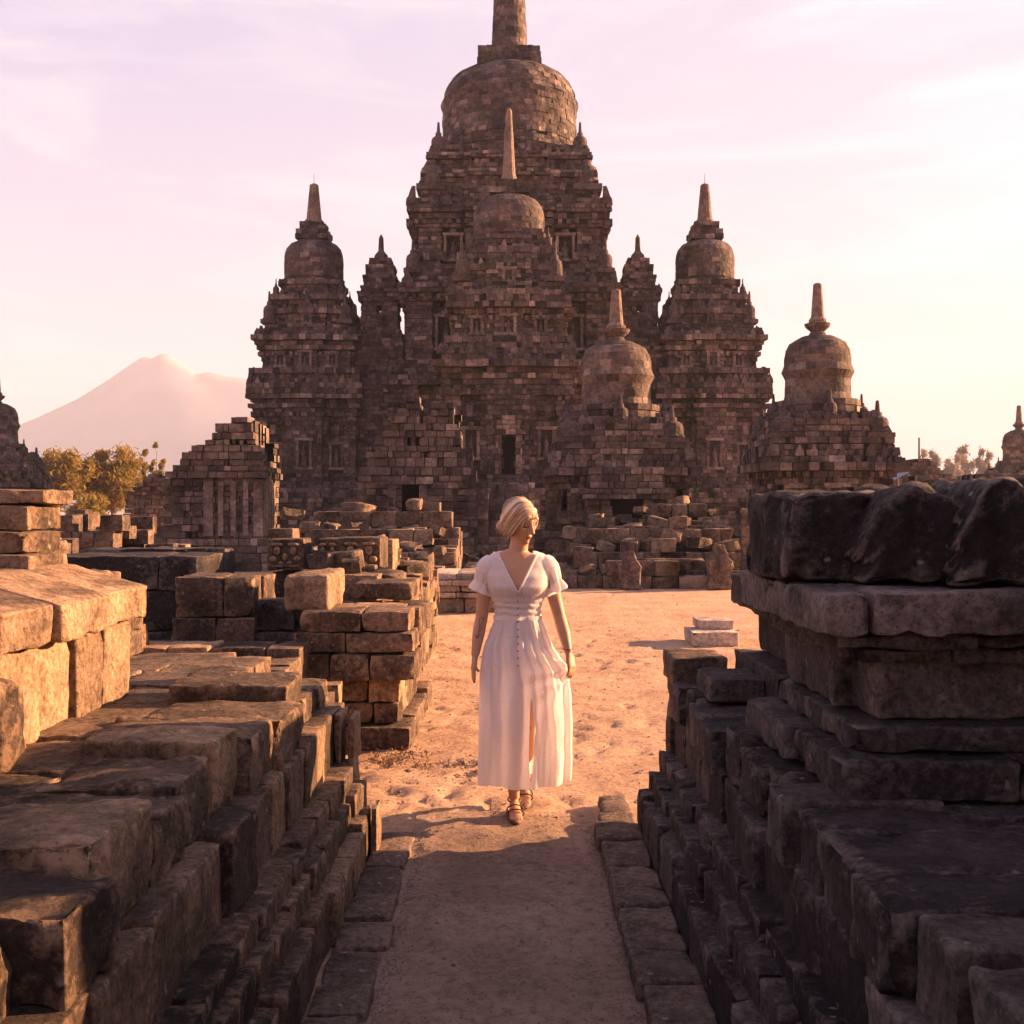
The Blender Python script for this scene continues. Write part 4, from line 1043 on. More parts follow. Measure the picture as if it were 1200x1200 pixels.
# volcano
D = 2500
def ridge(px):  # skyline in picture rows
    return prof([(-400, 560), (-150, 530), (0, 508), (40, 492), (90, 469), (130, 444), (150, 430), (166, 420), (172, 419), (178, 421), (188, 416), (197, 416), (210, 424), (232, 439), (245, 437), (262, 441), (300, 447), (360, 462), (460, 505), (560, 545), (760, 590), (900, 602)])(px)
mb = MB(); rows_, cols = 41, 330
vs = []
for j in range(rows_):
    v = j / (rows_ - 1)
    for i in range(cols):
        px = -400 + 1300 * i / (cols - 1); u = (1 - abs(v - .5) * 2); sp = (1 - u) * 260
        H = wz(sum(ridge(px + sp * (k - 5) / 5) for k in range(11)) / 11, D) + 2
        x = wx(px, D); y = D + (v - .5) * 800
        g = 6 * .7 * noise.noise(Vector((x * .012, y * .004, 0))) * u * (1 - u) * 4 + 1.2 * noise.noise(Vector((x * .035, y * .014, 2))) * u
        vs.append((x, y, -2 + (H + 2) * u ** 1.15 + g))
mb.add(vs, [(j * cols + i, j * cols + i + 1, (j + 1) * cols + i + 1, (j + 1) * cols + i) for j in range(rows_ - 1) for i in range(cols - 1)])
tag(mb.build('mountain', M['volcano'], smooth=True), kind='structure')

# ------------------------------------------------------------------ trees
def tree(px, Y, ytop, wpx, lb, mat, seed, n=5200, leaf=.14, plume=False, ybase=None):
    r = random.Random(seed); H = wz(ytop, Y); W = wpx / 1300 * Y / 2
    t = empty('tree', (wx(px, Y), Y, 0), 0, lb, 'tree')
    tr = MB()
    def limb(p, q, r0, r1, k=6):
        p, q = Vector(p), Vector(q); d = (q - p).normalized(); a = d.orthogonal().normalized(); b = d.cross(a)
        vs = []; m = 4
        for i in range(m + 1):
            c = p.lerp(q, i / m) + Vector((r.uniform(-1, 1), r.uniform(-1, 1), 0)) * r0 * .3 * (0 < i < m)
            rr = r0 + (r1 - r0) * i / m
            for j in range(k): vs.append(tuple(c + (a * math.cos(6.283 * j / k) + b * math.sin(6.283 * j / k)) * rr))
        tr.add(vs, [(i * k + j, i * k + (j + 1) % k, (i + 1) * k + (j + 1) % k, (i + 1) * k + j) for i in range(m) for j in range(k)])
    clumps = []
    nst = 16 if plume else 15
    if not plume: limb((0, 0, 0), (0, 0, H * .45), H * .03, H * .018)
    for i in range(nst):
        a = r.random() * 6.28; k = r.uniform(.2, 1) ** .7
        top = Vector((math.cos(a) * W * k, math.sin(a) * W * k * .8, H * (r.uniform(.55, .97) - .18 * k)))
        st = Vector((math.cos(a) * W * .15, math.sin(a) * W * .15, 0)) if plume else Vector((0, 0, H * r.uniform(.25, .45)))
        limb(st, top, H * (.006 if plume else .012), H * .002, 5)
        m = 7 if plume else 5
        for j in range(m):
            u = .12 + .88 * j / (m - 1); c = st.lerp(top, u) + Vector((r.gauss(0, W * .13), r.gauss(0, W * .13), r.gauss(0, H * .03)))
            clumps.append((c, r.uniform(.14, .26) * W * (1.25 - .75 * (u if plume else 0)), 1.9 if plume else 1))
    tr.build('trunk', M['trunk'], t)
    cr = MB()
    for i in range(n):
        c, s, zs = clumps[r.randrange(len(clumps))]
        p = c + Vector((r.gauss(0, s * .6), r.gauss(0, s * .6), r.gauss(0, s * .5 * zs)))
        if p.z < .2: continue
        e = Euler((r.uniform(-1.2, 1.2), r.uniform(-1.2, 1.2), r.random() * 6.28)).to_matrix(); l = leaf * r.uniform(.6, 1.4)
        cr.add([tuple(p + e @ Vector(q)) for q in ((-l, 0, 0), (0, -l * .32, l * .05), (l, 0, -l * .15), (0, l * .32, l * .05))], [(0, 1, 2, 3)])
    cr.build('crown', M[mat], t)
    return t
tree(66, 95, 517, 70, 'golden green bushy tree right of the left edge shrine', 'leaf', 1, 22000, .26)
tree(132, 98, 522, 66, 'golden feathery tree between the bushy tree and the ruins', 'leaf', 2, 22000, .26)
tree(178, 102, 516, 34, 'slender pale tree right of the feathery tree', 'leaf', 3, 9000, .24, True)
tree(100, 80, 572, 46, 'low dark bush between the two golden trees', 'leaf', 4, 10000, .2)
tree(205, 120, 545, 40, 'small faint tree behind the small broken shrine', 'leaf', 8, 3000, .2, True)
tree(1102, 380, 520, 50, 'faint feathery tree above the stepped ruin at right', 'leaf_far', 5, 12000, .75, True)
tree(1138, 400, 511, 52, 'tallest of the faint hazy trees at right', 'leaf_far', 6, 12000, .75, True)
tree(1166, 420, 522, 30, 'narrow faint tree just left of the far right shrine', 'leaf_far', 7, 5000, .75, True)
tree(1050, 420, 548, 60, 'low hazy tree behind the blue tarpaulin at right', 'leaf_far', 9, 8000, .75)
# ------------------------------------------------------------------ the woman
def tube(mb, pts, rad, n=16, up=(0, 1, 0), cap=True):
    """pts: centres, rad: (rx, ry) per centre; rings perpendicular to the path"""
    P_ = [Vector(p) for p in pts]; vs = []; fs = []; m = len(P_)
    for i, p in enumerate(P_):
        d = (P_[min(m - 1, i + 1)] - P_[max(0, i - 1)]).normalized()
        b = Vector(up) - d * d.dot(Vector(up)); b.normalize(); a = b.cross(d)
        rx, ry = rad[i] if isinstance(rad[i], tuple) else (rad[i], rad[i])
        for k in range(n):
            t = 2 * math.pi * k / n; vs.append(tuple(p + a * math.cos(t) * rx + b * math.sin(t) * ry))
    for i in range(m - 1):
        for k in range(n): fs.append((i * n + k, i * n + (k + 1) % n, (i + 1) * n + (k + 1) % n, (i + 1) * n + k))
    if cap: fs.append(tuple(reversed(range(n)))); fs.append(tuple(range((m - 1) * n, m * n)))
    mb.add(vs, fs)
def ell(mb, c, r, M_=None, n=20):
    vs = []; fs = []; m = n // 2
    for i in range(m + 1):
        ph = math.pi * i / m - math.pi / 2
        for k in range(n):
            t = 2 * math.pi * k / n
            v = Vector((c[0] + r[0] * math.cos(ph) * math.cos(t), c[1] + r[1] * math.cos(ph) * math.sin(t), c[2] + r[2] * math.sin(ph)))
            vs.append(tuple(M_ @ v if M_ else v))
    for i in range(m):
        for k in range(n): fs.append((i * n + k, i * n + (k + 1) % n, (i + 1) * n + (k + 1) % n, (i + 1) * n + k))
    mb.add(vs, fs)
def remesh(mb, name, mat, parent, vox, sm=4):
    o = mb.build(name, mat, parent, smooth=True)
    r_ = o.modifiers.new('r', 'REMESH'); r_.mode = 'VOXEL'; r_.voxel_size = vox; r_.use_smooth_shade = True
    s_ = o.modifiers.new('s', 'SMOOTH'); s_.iterations = sm; s_.factor = .5
    dg = bpy.context.evaluated_depsgraph_get(); me = bpy.data.meshes.new_from_object(o.evaluated_get(dg))
    o.modifiers.clear(); o.data = me; me.polygons.foreach_set('use_smooth', [True] * len(me.polygons)); return o
WX, WY = .03, 5.8
W = empty('person', (WX, WY, gz(WX, WY)), 0, 'blond woman walking on the sand in a long white dress, looking down', 'person')
HC = Vector((.012, -.012, 1.535))
HM = Matrix.Translation(HC) @ Matrix.Rotation(R(43), 4, 'Z') @ Matrix.Rotation(R(20), 4, 'X') @ Matrix.Rotation(R(-7), 4, 'Y') @ Matrix.Scale(.96, 4)
b = MB()
tube(b, [(0, 0, .82), (0, 0, .90), (0, .005, 1.0), (0, 0, 1.07), (0, -.005, 1.14), (0, -.01, 1.21), (0, .0, 1.28), (0, .01, 1.335), (0, .015, 1.365), (.003, .015, 1.385)],
     [(.12, .09), (.146, .10), (.118, .088), (.108, .080), (.118, .088), (.135, .108), (.148, .098), (.150, .075), (.11, .06), (.06, .05)], 28, up=(0, 1, 0))
ell(b, (-.06, -.062, 1.215), (.05, .040, .05)); ell(b, (.06, -.062, 1.215), (.05, .040, .05))
tube(b, [(0, .02, 1.33), (.003, .012, 1.39), (.010, .004, 1.44), (.014, .0, 1.50)], [.062, .05, .047, .05], 20)
# head
ell(b, (0, .018, .035), (.072, .092, .083), HM, 28); ell(b, (0, -.03, -.015), (.060, .062, .085), HM, 24)
ell(b, (0, -.035, -.055), (.048, .052, .05), HM); ell(b, (0, -.068, -.088), (.020, .018, .017), HM)
ell(b, (0, -.078, .032), (.048, .018, .016), HM); ell(b, (.034, -.062, -.012), (.024, .024, .022), HM); ell(b, (-.034, -.062, -.012), (.024, .024, .022), HM)
tube(b, [HM @ Vector(p) for p in ((0, -.088, .022), (0, -.100, .0), (0, -.112, -.022), (0, -.104, -.032))], [.008, .009, .012, .009], 12)
for sx in (-1, 1):
    ell(b, (sx * .011, -.098, -.028), (.008, .009, .007), HM, 10); ell(b, (sx * .072, .012, -.008), (.010, .018, .028), HM, 14)
    ell(b, (sx * .028, -.074, .012), (.013, .012, .010), HM, 14)
ell(b, (0, -.088, -.050), (.021, .011, .0055), HM, 16); ell(b, (0, -.086, -.061), (.018, .011, .0065), HM, 16)
# arms
def hand(b, wr, dr, side, curl, spread=.3, palm_n=(0, -1, 0)):
    wr = Vector(wr); d = Vector(dr).normalized(); nrm = Vector(palm_n); nrm = (nrm - d * nrm.dot(d)).normalized(); a = d.cross(nrm) * side
    tube(b, [wr, wr + d * .03, wr + d * .06, wr + d * .08], [(.021, .016), (.030, .015), (.036, .014), (.034, .012)], 14, up=nrm)
    for i, (o, L) in enumerate(((-.027, .062), (-.009, .072), (.009, .068), (.026, .054))):
        p = wr + d * .072 + a * o; dd = (d + a * o * spread * 6).normalized(); pts = [p]
        for k in range(3):
            dd = (dd + nrm * curl * (.35 + .2 * k)).normalized(); pts.append(pts[-1] + dd * L * (.42, .32, .26)[k])
        tube(b, pts, [.0088, .0082, .0074, .0058], 8, up=a)
    p = wr + d * .022 - a * .022; dd = (d * .7 - a * .7 + nrm * .35).normalized()
    tube(b, [p, p + dd * .03, p + dd * .03 + (d + nrm * .4).normalized() * .026, p + dd * .03 + (d * .9 + nrm * .6 + a * .2).normalized() * .048], [.013, .011, .009, .007], 8, up=nrm)
AL = [(-.135, .01, 1.33), (-.165, .012, 1.25), (-.180, .02, 1.12), (-.190, .022, 1.03), (-.205, .0, .95), (-.222, -.03, .84)]
tube(b, AL, [.042, .043, .036, .033, .033, .021], 16); hand(b, AL[-1], (-.10, -.12, -1), 1, .22, palm_n=(1, .2, 0))
AR = [(.135, .01, 1.33), (.165, .012, 1.25), (.195, .02, 1.13), (.218, .015, 1.04), (.240, -.02, .96), (.262, -.06, .86)]
tube(b, AR, [.042, .043, .036, .033, .033, .021], 16); hand(b, AR[-1], (.22, -.15, -1), -1, .75, .15, palm_n=(-.7, .5, 0))
# legs (front leg is on the picture's left)
def leg(b, hip, kn, an, toe_dir, lift=0):
    hip, kn, an = Vector(hip), Vector(kn), Vector(an)
    tube(b, [hip, hip.lerp(kn, .5), kn, kn.lerp(an, .28) + Vector((0, .012, 0)), kn.lerp(an, .75), an], [.082, .066, .048, .052, .032, .028], 18)
    t = Vector(toe_dir).normalized(); sd_ = t.cross(Vector((0, 0, 1))).normalized()
    h = an - t * .035 + Vector((0, 0, -.045)); f = an + t * .135; f.z = .018 + (0 if lift == 0 else 0)
    tube(b, [h, an + t * .02 + Vector((0, 0, -.025)), an.lerp(f, .5) + Vector((0, 0, -.01)), an.lerp(f, .85), f], [(.024, .030), (.027, .034), (.030, .022), (.035, .014), (.031, .010)], 14, up=(0, 0, 1))
    for i in range(5):
        o = -.026 + i * .013; L = (.030, .034, .032, .028, .024)[i if t.x >= 0 else i]
        p = f + sd_ * o - t * .01
        tube(b, [p, p + t * L * .6, p + t * L + Vector((0, 0, -.004))], [.0075 if i else .009, .0072, .0055], 8, up=(0, 0, 1))
    return an, f, t, sd_
fA = leg(b, (-.085, 0, .88), (-.045, -.10, .48), (-.018, .02, .085), (.06, -1, -.25))
fB = leg(b, (.085, 0, .88), (.06, .05, .47), (.042, .30, .115), (-.05, -1, -.5))
body = remesh(b, 'body', M['skin'], W, .0042, 3)
# lip, brow and lash colour by place on the head
body.data.materials.append(M['lip']); body.data.materials.append(M['lash'])
IH = HM.inverted()
for p in body.data.polygons:
    c = p.center
    if c.z < 1.4: continue
    q = IH @ c
    if q.y < -.075 and abs(q.x) < .019 and -.064 < q.z < -.047 and not abs(q.z + .0555) < .0005: p.material_index = 1
    if q.y < -.06 and .014 < abs(q.x) < .043 and (.002 < q.z < .0085): p.material_index = 2
    if q.y < -.06 and .014 < abs(q.x) < .044 and (.036 < q.z < .040): p.material_index = 2
# hair: swept bob with strand grooves and a loose low knot
h = MB()
ell(h, (0, .022, .045), (.083, .102, .088), HM, 32)
ell(h, (.0, .055, .0), (.076, .070, .078), HM, 24)
ell(h, (-.008, -.030, .066), (.076, .064, .050), HM, 24)
for sx in (-1, 1):
    ell(h, (sx * .066, -.018, .010), (.022, .050, .066), HM, 20)
ell(h, (-.064, .0, -.030), (.018, .042, .042), HM, 20); ell(h, (-.056, -.056, .035), (.024, .030, .048), HM, 20)
hair = remesh(h, 'hair', M['hair'], W, .004, 3)
for v in hair.data.vertices:
    q = IH @ v.co; a = .85 * q.y + .5 * q.z + .012 * math.sin(q.x * 40)
    g = noise.noise(Vector((a * 55, q.x * 5, 0))) * .0026 + noise.noise(Vector((a * 170, q.x * 8, 3))) * .0028
    v.co += v.normal * g
ha = hair.data.attributes.new('tint', 'FLOAT', 'FACE') if 'tint' not in hair.data.attributes else hair.data.attributes['tint']
for p in hair.data.polygons:
    q = IH @ p.center; a = .85 * q.y + .5 * q.z + .012 * math.sin(q.x * 40)
    ha.data[p.index].value = max(0, min(1, .5 + .9 * noise.noise(Vector((a * 110, q.x * 8, 3))) + .5 * noise.noise(Vector((a * 40, q.x * 5, 7)))))
kb = MB(); HB = HM @ Vector((-.012, .112, -.055))
ell(kb, HB, (.036, .034, .030)); ell(kb, HB + Vector((-.02, .01, -.008)), (.022, .02, .02))
r_ = random.Random(3)
def strand(mb, pts, r0=.0022):
    tube(mb, pts, [r0 * (1 - .6 * i / (len(pts) - 1)) for i in range(len(pts))], 5, up=(.3, .7, .6))
for i in range(26):
    d = Vector((r_.uniform(-1, .4), r_.uniform(-.6, 1), r_.uniform(-1, .3))).normalized()
    strand(kb, [HB, HB + d * .028, HB + d * .045 + Vector((r_.uniform(-.012, .004), 0, -.012))])
for i in range(60):      # fringe ends on the brow and flyaways round the crown
    if i < 34:
        s0 = Vector((r_.uniform(-.07, .05), -.080, r_.uniform(.058, .075))); s0.y = -.092 * math.sqrt(max(.1, 1 - (s0.x / .085) ** 2)); e = s0 + Vector((r_.uniform(-.03, -.01), r_.uniform(-.002, .012), r_.uniform(-.045, -.02)))
        strand(kb, [HM @ s0, HM @ (s0.lerp(e, .5) + Vector((0, -.005, 0))), HM @ e], .0019)
    else:
        a_ = r_.uniform(-2.2, 1.4); s0 = Vector((.084 * math.sin(a_), .03, .045 + .088 * math.cos(a_))); e = s0 + Vector((.018 * math.sin(a_) + r_.uniform(-.02, .01), r_.uniform(-.01, .03), .012 * math.cos(a_) - .008))
        strand(kb, [HM @ s0, HM @ (s0.lerp(e, .5) + Vector((.003, 0, .004))), HM @ e], .0011)
for i in range(90):
    s0 = Vector((r_.uniform(-.078, -.03), r_.uniform(-.03, .07), r_.uniform(-.06, -.02))); e = s0 + Vector((r_.uniform(-.012, .006), r_.uniform(.01, .035), r_.uniform(-.058, -.015)))
    strand(kb, [HM @ s0, HM @ s0.lerp(e, .5) + Vector((-.003, 0, 0)), HM @ e], .0017)
kb.build('hair_knot', M['hair'], W, smooth=True)
# dress: bodice, waistband, sleeves, skirt
D_ = empty('dress', (0, 0, 0)); D_.parent = W
def interp(tab, z):
    if z <= tab[0][0]: return tab[0][1:]
    for a, c in zip(tab, tab[1:]):
        if z <= c[0]:
            t = (z - a[0]) / (c[0] - a[0]); t = t * t * (3 - 2 * t) * .5 + t * .5
            return tuple(a[i] + (c[i] - a[i]) * t for i in range(1, len(a)))
    return tab[-1][1:]
TOR = [(1.02, .118, .092, 0), (1.09, .122, .094, 0), (1.14, .138, .102, -.004), (1.20, .160, .128, -.008), (1.25, .166, .122, -.004), (1.30, .163, .100, .004), (1.345, .166, .080, .012), (1.368, .140, .066, .014), (1.382, .10, .058, .016)]
bd = MB(); nth = 120; nz = 60; vs = []; fs = []
for j in range(nz + 1):
    z = 1.02 + (1.382 - 1.02) * j / nz; rx, ry, cy = interp(TOR, z)
    for i in range(nth):
        t = 2 * math.pi * i / nth; cx_, sy_ = math.cos(t), math.sin(t)
        k = 0
        if z > 1.12: # bust fold gathers
            k = .0035 * math.sin(t * 46 + 3 * math.sin(z * 60)) * max(0, 1 - abs(z - 1.16) / .06) + .003 * noise.noise(Vector((cx_ * 4, sy_ * 4, z * 22)))
        else: k = .0035 * math.sin(z * 190 + 2.5 * noise.noise(Vector((cx_ * 5, sy_ * 3, z * 6))))
        vs.append(((rx + k) * cx_, cy + (ry + k) * sy_ + .012 * (sy_ < 0) * math.exp(-(cx_ / .18) ** 2) * max(0, 1 - abs(z - 1.215) / .06), z))
def inV(x, z): return z > 1.175 and abs(x) < (z - 1.175) * .50
for j in range(nz):
    for i in range(nth):
        f = (j * nth + i, j * nth + (i + 1) % nth, (j + 1) * nth + (i + 1) % nth, (j + 1) * nth + i)
        c = sum((Vector(vs[q]) for q in f), Vector()) / 4
        if c.y < .02 and inV(c.x, c.z): continue
        if c.z > 1.372 and abs(c.x) < .085: continue
        fs.append(f)
bd.add(vs, fs); bd.build('bodice', M['dress'], D_, smooth=True)
pp = MB()   # neckline piping and waist seams
for sx in (-1, 1):
    pts = []
    for k in range(12):
        z = 1.17 + .205 * k / 11; x = sx * (z - 1.172) * .52; rx, ry, cy = interp(TOR, z); pts.append((x, cy - ry * math.sqrt(max(0, 1 - (x / rx) ** 2)) - .003, z))
    tube(pp, pts, [.0045] * 12, 6)
pp.build('neckline', M['dress'], D_, smooth=True)
bt = MB()
for k in range(11):
    z = 1.165 - k * .036
    rx, ry, cy = interp(TOR, z) if z > 1.02 else (.14, .098 + (1.02 - z) * .22, 0)
    ell(bt, (.0, cy - ry - .006, z), (.0048, .003, .0048), None, 8)
bt.build('button', M['pale'], D_, smooth=True)
wb = MB(); vs = []; fs = []
for j, z in enumerate(np.linspace(1.028, 1.048, 4)):
    for i in range(nth):
        t = 2 * math.pi * i / nth; vs.append((.128 * math.cos(t), .101 * math.sin(t), z))
wb.add(vs, [(j * nth + i, j * nth + (i + 1) % nth, (j + 1) * nth + (i + 1) % nth, (j + 1) * nth + i) for j in range(3) for i in range(nth)]); wb.build('waistband', M['dress'], D_, smooth=True)
def sleeve(pts, side):
    sv = MB(); rr = [.046, .058, .063, .063, .059, .051, .046, .057, .066]; m = 44; us = 40; P_ = [Vector(p) for p in pts]; vs = []; fs = []
    for j in range(us + 1):
        u = j / us; s_ = u * (len(P_) - 1); i0 = min(int(s_), len(P_) - 2); c = P_[i0].lerp(P_[i0 + 1], s_ - i0)
        d = (P_[-1] - P_[0]).normalized(); a = Vector((0, 1, 0)); bb = a.cross(d).normalized()
        q = u * (len(rr) - 1); k = min(int(q), len(rr) - 2); r0 = rr[k] + (rr[k + 1] - rr[k]) * (q - k)
        for i in range(m):
            t = 2 * math.pi * i / m; w_ = (.0045 * math.sin(t * 9 + side) * (abs(u - .72) < .25) + .008 * max(0, u - .78) / .22 * math.sin(t * 7 + 1)) + .003 * noise.noise(Vector((math.cos(t) * 3, math.sin(t) * 3, u * 6)))
            vs.append(tuple(c + (bb * math.cos(t) + a * math.sin(t) * .92) * (r0 + w_)))
    fs = [(j * m + i, j * m + (i + 1) % m, (j + 1) * m + (i + 1) % m, (j + 1) * m + i) for j in range(us) for i in range(m)]
    sv.add(vs, fs); sv.build('sleeve', M['dress'], D_, smooth=True)
sleeve([(-.120, .012, 1.345), (-.150, .012, 1.30), (-.178, .015, 1.235), (-.192, .018, 1.165)], 0)
sleeve([(.120, .012, 1.345), (.150, .012, 1.30), (.182, .015, 1.235), (.200, .018, 1.165)], 1)
# skirt: open strip with a front slit, pulled out by the hand on the picture's right
SK = [(.175, -.212, .272, -.19, .19), (.30, -.210, .280, -.185, .185), (.48, -.205, .284, -.175, .17), (.63, -.202, .278, -.165, .16), (.72, -.200, .268, -.158, .15), (.775, -.196, .262, -.150, .145),
      (.84, -.186, .215, -.14, .135), (.886, -.176, .182, -.13, .13), (.96, -.148, .152, -.112, .115), (1.03, -.121, .124, -.097, .097)]
sk = MB(); nt_, nz = 260, 90; vs = []; fs = []
TS = -math.pi / 2 + .13
for j in range(nz + 1):
    v = j / nz
    for i in range(nt_ + 1):
        u = i / nt_; t = TS + 2 * math.pi * u
        z = 1.03 - .845 * v
        x0, x1, y0, y1 = interp(SK, z)
        c = math.cos(t); s_ = math.sin(t)
        gap = 0
        if .22 < z < .64: gap = .013 * math.sin(math.pi * (z - .22) / .42) ** .6
        cx_ = (x0 + x1) / 2; rx = (x1 - x0) / 2
        A = .005 + .026 * v
        f_ = A * (math.sin(t * 13 + 1.3 * math.sin(t * 3)) * .55 + math.sin(t * 7 + 2 + v) * .5 + .5 * math.sin(t * 23 + 4) * (1 - v) + .45 * noise.noise(Vector((c * 2.5, s_ * 2.5, v * 2))))
        f_ += .006 * noise.noise(Vector((c * 9, s_ * 9, z * 7))) + .004 * noise.noise(Vector((c * 20, s_ * 20, z * 16))) * (1 - .5 * v)
        f_ *= 1 - .75 * math.exp(-((c - 1) / .02) ** 2) * (abs(z - .77) < .1)
        x = cx_ + (rx + f_ * .45) * c; y = (y0 + y1) / 2 + ((y1 - y0) / 2 + f_) * s_
        # diagonal pull folds radiating from the held point
        if s_ < .2 and x > .02:
            dx = .272 - x; dz = .77 - z; ang = math.atan2(dx, dz if abs(dz) > 1e-4 else 1e-4); rr_ = math.hypot(dx, dz)
            y += -.011 * math.sin(ang * 13 + .6) * math.exp(-rr_ / .22) * (1 if dz > 0 else .4) * min(1, rr_ / .03)
        # thigh of the stepping leg pushes the cloth forward
        if s_ < 0: y -= .045 * math.exp(-((x + .045) / .06) ** 2) * math.exp(-((z - .52) / .2) ** 2)
        if i <= 3: x += gap * (1 - i / 4)
        if i >= nt_ - 3: x -= gap * (1 - (nt_ - i) / 4)
        if v > .9: z += (.010 * math.sin(t * 3 + 1) - .018 * math.exp(-((x - .0) / .05) ** 2) * (s_ < 0) + .012 * (x > .1)) * (v - .9) / .1
        vs.append((x, y, z))
n1 = nt_ + 1
sk.add(vs, [(j * n1 + i, (j + 1) * n1 + i, (j + 1) * n1 + i + 1, j * n1 + i + 1) for j in range(nz) for i in range(nt_)])
sk.build('skirt', M['dress'], D_, smooth=True)
# sandals
for an, f, t, sd_ in (fA, fB):
    sm = MB()
    z_ = Vector((0, 0, 1))
    def loop(c, rx, rz, up_):
        n = 18; pts = [c + sd_ * math.cos(6.2832 * k / n) * rx + up_ * math.sin(6.2832 * k / n) * rz for k in range(n + 1)]; tube(sm, pts, [.004] * (n + 1), 6, up=t, cap=False)
    loop(an + z_ * -.005, .034, .036, t); loop(an.lerp(f, .80) + z_ * .004, .045, .020, z_); loop(an.lerp(f, .62) + z_ * .004, .043, .026, z_)
    vs = [];
    for k in range(16):
        a = 6.2832 * k / 16; c = an.lerp(f, .55); p = c + t * .135 * math.cos(a) + sd_ * .040 * math.sin(a); q = (p - an).dot(t)
        base = max(.004, (an.z - .075) * (1 - q / .135)) if q < .135 else .004
        vs.append((p.x, p.y, base - .002)); 
    top = [(x, y, z + .010) for x, y, z in vs]; n = 16
    sm.add(vs + top, [tuple(reversed(range(n))), tuple(range(n, 2 * n))] + [(k, (k + 1) % n, n + (k + 1) % n, n + k) for k in range(n)])
    sm.build('sandal', M['sandal'], W, smooth=True)
# fine line tattoo on the forearm, bracelet on the other wrist
tt_ = MB()
def on_arm(dx, z):
    i = max(k for k in range(len(AL) - 1) if AL[k][2] >= z or k == 0); a, c = Vector(AL[i]), Vector(AL[i + 1]); p = a.lerp(c, (a.z - z) / (a.z - c.z)); return (p.x + dx, p.y - math.sqrt(max(0, .034 ** 2 - dx * dx)), z)
for seg in (((-.012, 1.03), (.014, 1.035), (.0, .985), (-.012, 1.03)), ((0, .985), (-.004, .93)), ((-.004, .93), (-.016, .95)), ((-.004, .93), (.010, .955)), ((.012, .99), (.004, .96))):
    for a, c in zip(seg, seg[1:]): tube(tt_, [on_arm(a[0] + (c[0] - a[0]) * k / 5, a[1] + (c[1] - a[1]) * k / 5) for k in range(6)], [.0016] * 6, 5)
tt_.build('tattoo', M['ink'], W)
br = MB(); c = Vector(AR[-1]) + Vector((-.004, .008, .02)); n = 16
tube(br, [c + Vector((math.cos(6.2832 * k / n) * .026, math.sin(6.2832 * k / n) * .026, .004 * math.sin(6.2832 * k / n))) for k in range(n + 1)], [.0022] * (n + 1), 6, up=(0, 0, 1), cap=False)
br.build('bracelet', M['sandal'], W, smooth=True)

# ------------------------------------------------------------------ light, sky, air, camera
SUN_AZ, SUN_EL = R(20), R(16)      # azimuth measured from +X towards +Y
sd = Vector((math.cos(SUN_EL) * math.cos(SUN_AZ), math.cos(SUN_EL) * math.sin(SUN_AZ), math.sin(SUN_EL)))
sl = bpy.data.lights.new('sun', 'SUN'); sl.energy = 5.0; sl.angle = R(.6); sl.color = (1, .53, .26)
so = bpy.data.objects.new('sun', sl); COL.objects.link(so); so.rotation_euler = sd.to_track_quat('Z', 'Y').to_euler(); so.location = sd * 100
EXPO = 2.65
w = bpy.data.worlds.new('World'); scene.world = w; w.use_nodes = True; nt = w.node_tree
for n in list(nt.nodes): nt.nodes.remove(n)
out = nt.nodes.new('ShaderNodeOutputWorld'); bg = nt.nodes.new('ShaderNodeBackground'); nt.links.new(bg.outputs[0], out.inputs[0])
sky = nt.nodes.new('ShaderNodeTexSky'); sky.sky_type = 'NISHITA'; sky.sun_disc = False; sky.sun_elevation = SUN_EL
sky.sun_rotation = math.pi / 2 - SUN_AZ; sky.air_density = 1.0; sky.dust_density = 2.0
tc = nt.nodes.new('ShaderNodeTexCoord'); sep = nt.nodes.new('ShaderNodeSeparateXYZ'); nt.links.new(tc.outputs['Generated'], sep.inputs[0])
def mathn(op, a, b=None, c=None, clamp=False):
    m = nt.nodes.new('ShaderNodeMath'); m.operation = op; m.use_clamp = clamp
    for i, v in enumerate((a, b, c)):
        if v is None: continue
        if isinstance(v, (int, float)): m.inputs[i].default_value = v
        else: nt.links.new(v, m.inputs[i])
    return m.outputs[0]
def maprange(v, a, b, c=0, d=1):
    m = nt.nodes.new('ShaderNodeMapRange'); m.interpolation_type = 'SMOOTHSTEP'
    nt.links.new(v, m.inputs[0]); m.inputs[1].default_value = a; m.inputs[2].default_value = b; m.inputs[3].default_value = c; m.inputs[4].default_value = d
    return m.outputs[0]
el = maprange(sep.outputs['Z'], .0, .42); az = maprange(sep.outputs['X'], -.42, .45)
low = mix(nt, (.76, .69, .82), (.92, .78, .70), az)
top = mix(nt, (.59, .54, .78), (.75, .65, .77), az)
grad = mix(nt, low, top, el)
cl = nt.nodes.new('ShaderNodeMapping'); cl.inputs['Scale'].default_value = (1.3, 1.3, 7); cl.inputs['Rotation'].default_value = (0, .25, 0); nt.links.new(tc.outputs['Generated'], cl.inputs[0])
cn = noise_n(nt, cl.outputs[0], 2.3, 9, .58, .8)
cf = ramp(nt, cn, [(.47, 0), (.70, .85)])
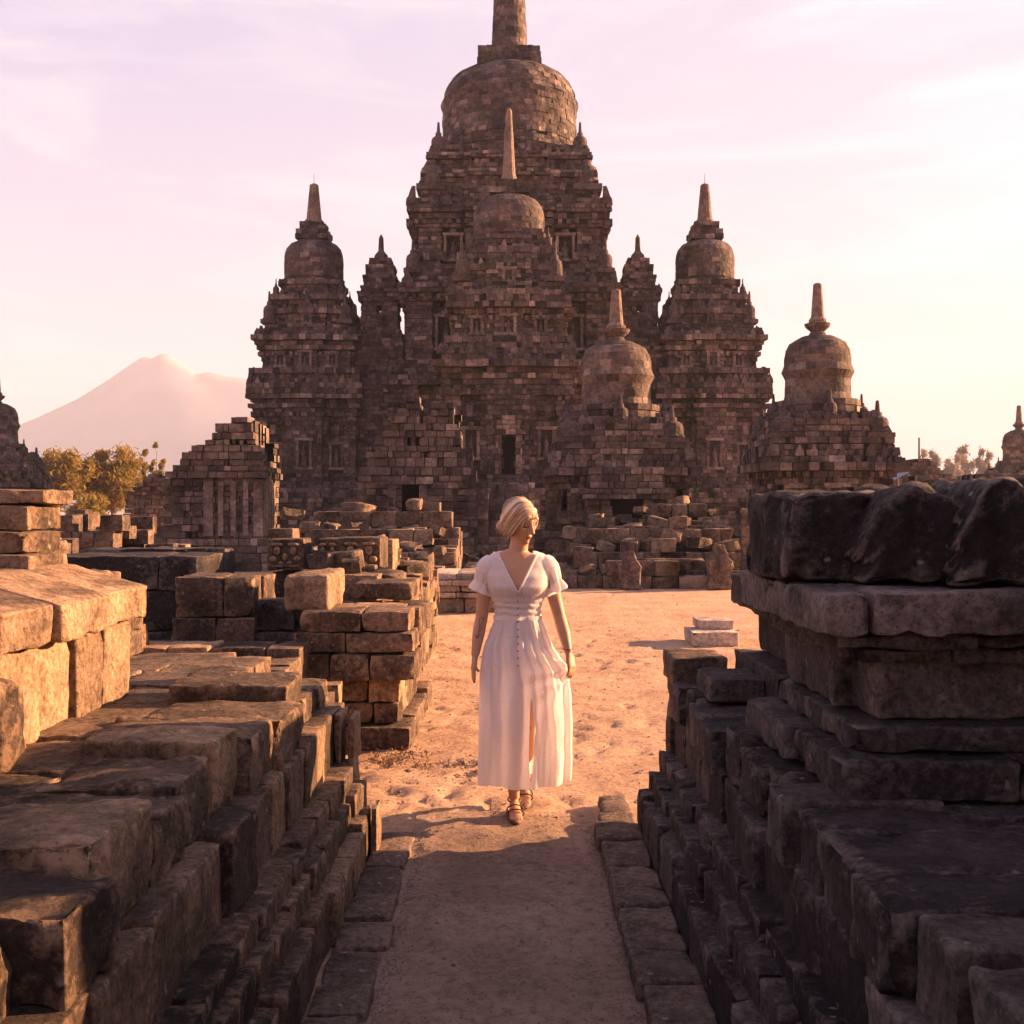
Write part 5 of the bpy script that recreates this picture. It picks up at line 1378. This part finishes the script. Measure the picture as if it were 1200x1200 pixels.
grad = mix(nt, grad, (1.02, .93, .97), cf)
back = maprange(sep.outputs['Y'], -.5, .75, .42, 1.0)
zen = maprange(sep.outputs['Z'], .45, .95, 1.0, .85)
isb = maprange(sep.outputs['Y'], -.45, .25, 1.0, 0.0)
lowdark = mathn('SUBTRACT', 1.0, mathn('MULTIPLY', isb, maprange(sep.outputs['Z'], .0, .55, .5, -.3)))
zen = mathn('MULTIPLY', zen, lowdark)
dim = mathn('MULTIPLY', back, zen)
tin = mix(nt, (.78, .74, 1.12), (1.0, 1.0, 1.0), maprange(sep.outputs['Y'], -.3, .6))
grad = mix(nt, grad, tin, 1.0, 'MULTIPLY')
grad = mix(nt, grad, dim, 1.0, 'MULTIPLY')
s10 = mix(nt, sky.outputs[0], (.09, .09, .09), 1.0, 'MULTIPLY')
gs = 2 ** -EXPO
grad = mix(nt, grad, (gs, gs, gs), 1.0, 'MULTIPLY')
nt.links.new(mix(nt, s10, grad, .88), bg.inputs[0]); bg.inputs[1].default_value = 1.0

hz = MB(); hz.box(-3010, 3010, -3010, 3010, -6, 375); ho = hz.build('haze', None)
hm_ = bpy.data.materials.new('haze_air'); hm_.use_nodes = True; n_ = hm_.node_tree
for n in list(n_.nodes): n_.nodes.remove(n)
o_ = n_.nodes.new('ShaderNodeOutputMaterial'); pv = n_.nodes.new('ShaderNodeVolumePrincipled')
pv.inputs['Color'].default_value = (.70, .78, 1.0, 1); pv.inputs['Density'].default_value = .00036; pv.inputs['Anisotropy'].default_value = 0
n_.links.new(pv.outputs[0], o_.inputs['Volume']); ho.data.materials.append(hm_); tag(ho, kind='stuff')

cam = bpy.data.cameras.new('camera'); cam.sensor_width = 36; cam.lens = 36 * F; cam.clip_end = 6000; cam.clip_start = .05
co = bpy.data.objects.new('camera', cam); COL.objects.link(co); co.location = (0, 0, EYE); co.rotation_euler = (R(90), 0, 0); scene.camera = co
scene.view_settings.view_transform = 'Standard'; scene.view_settings.look = 'None'; scene.view_settings.exposure = EXPO; scene.view_settings.gamma = 1
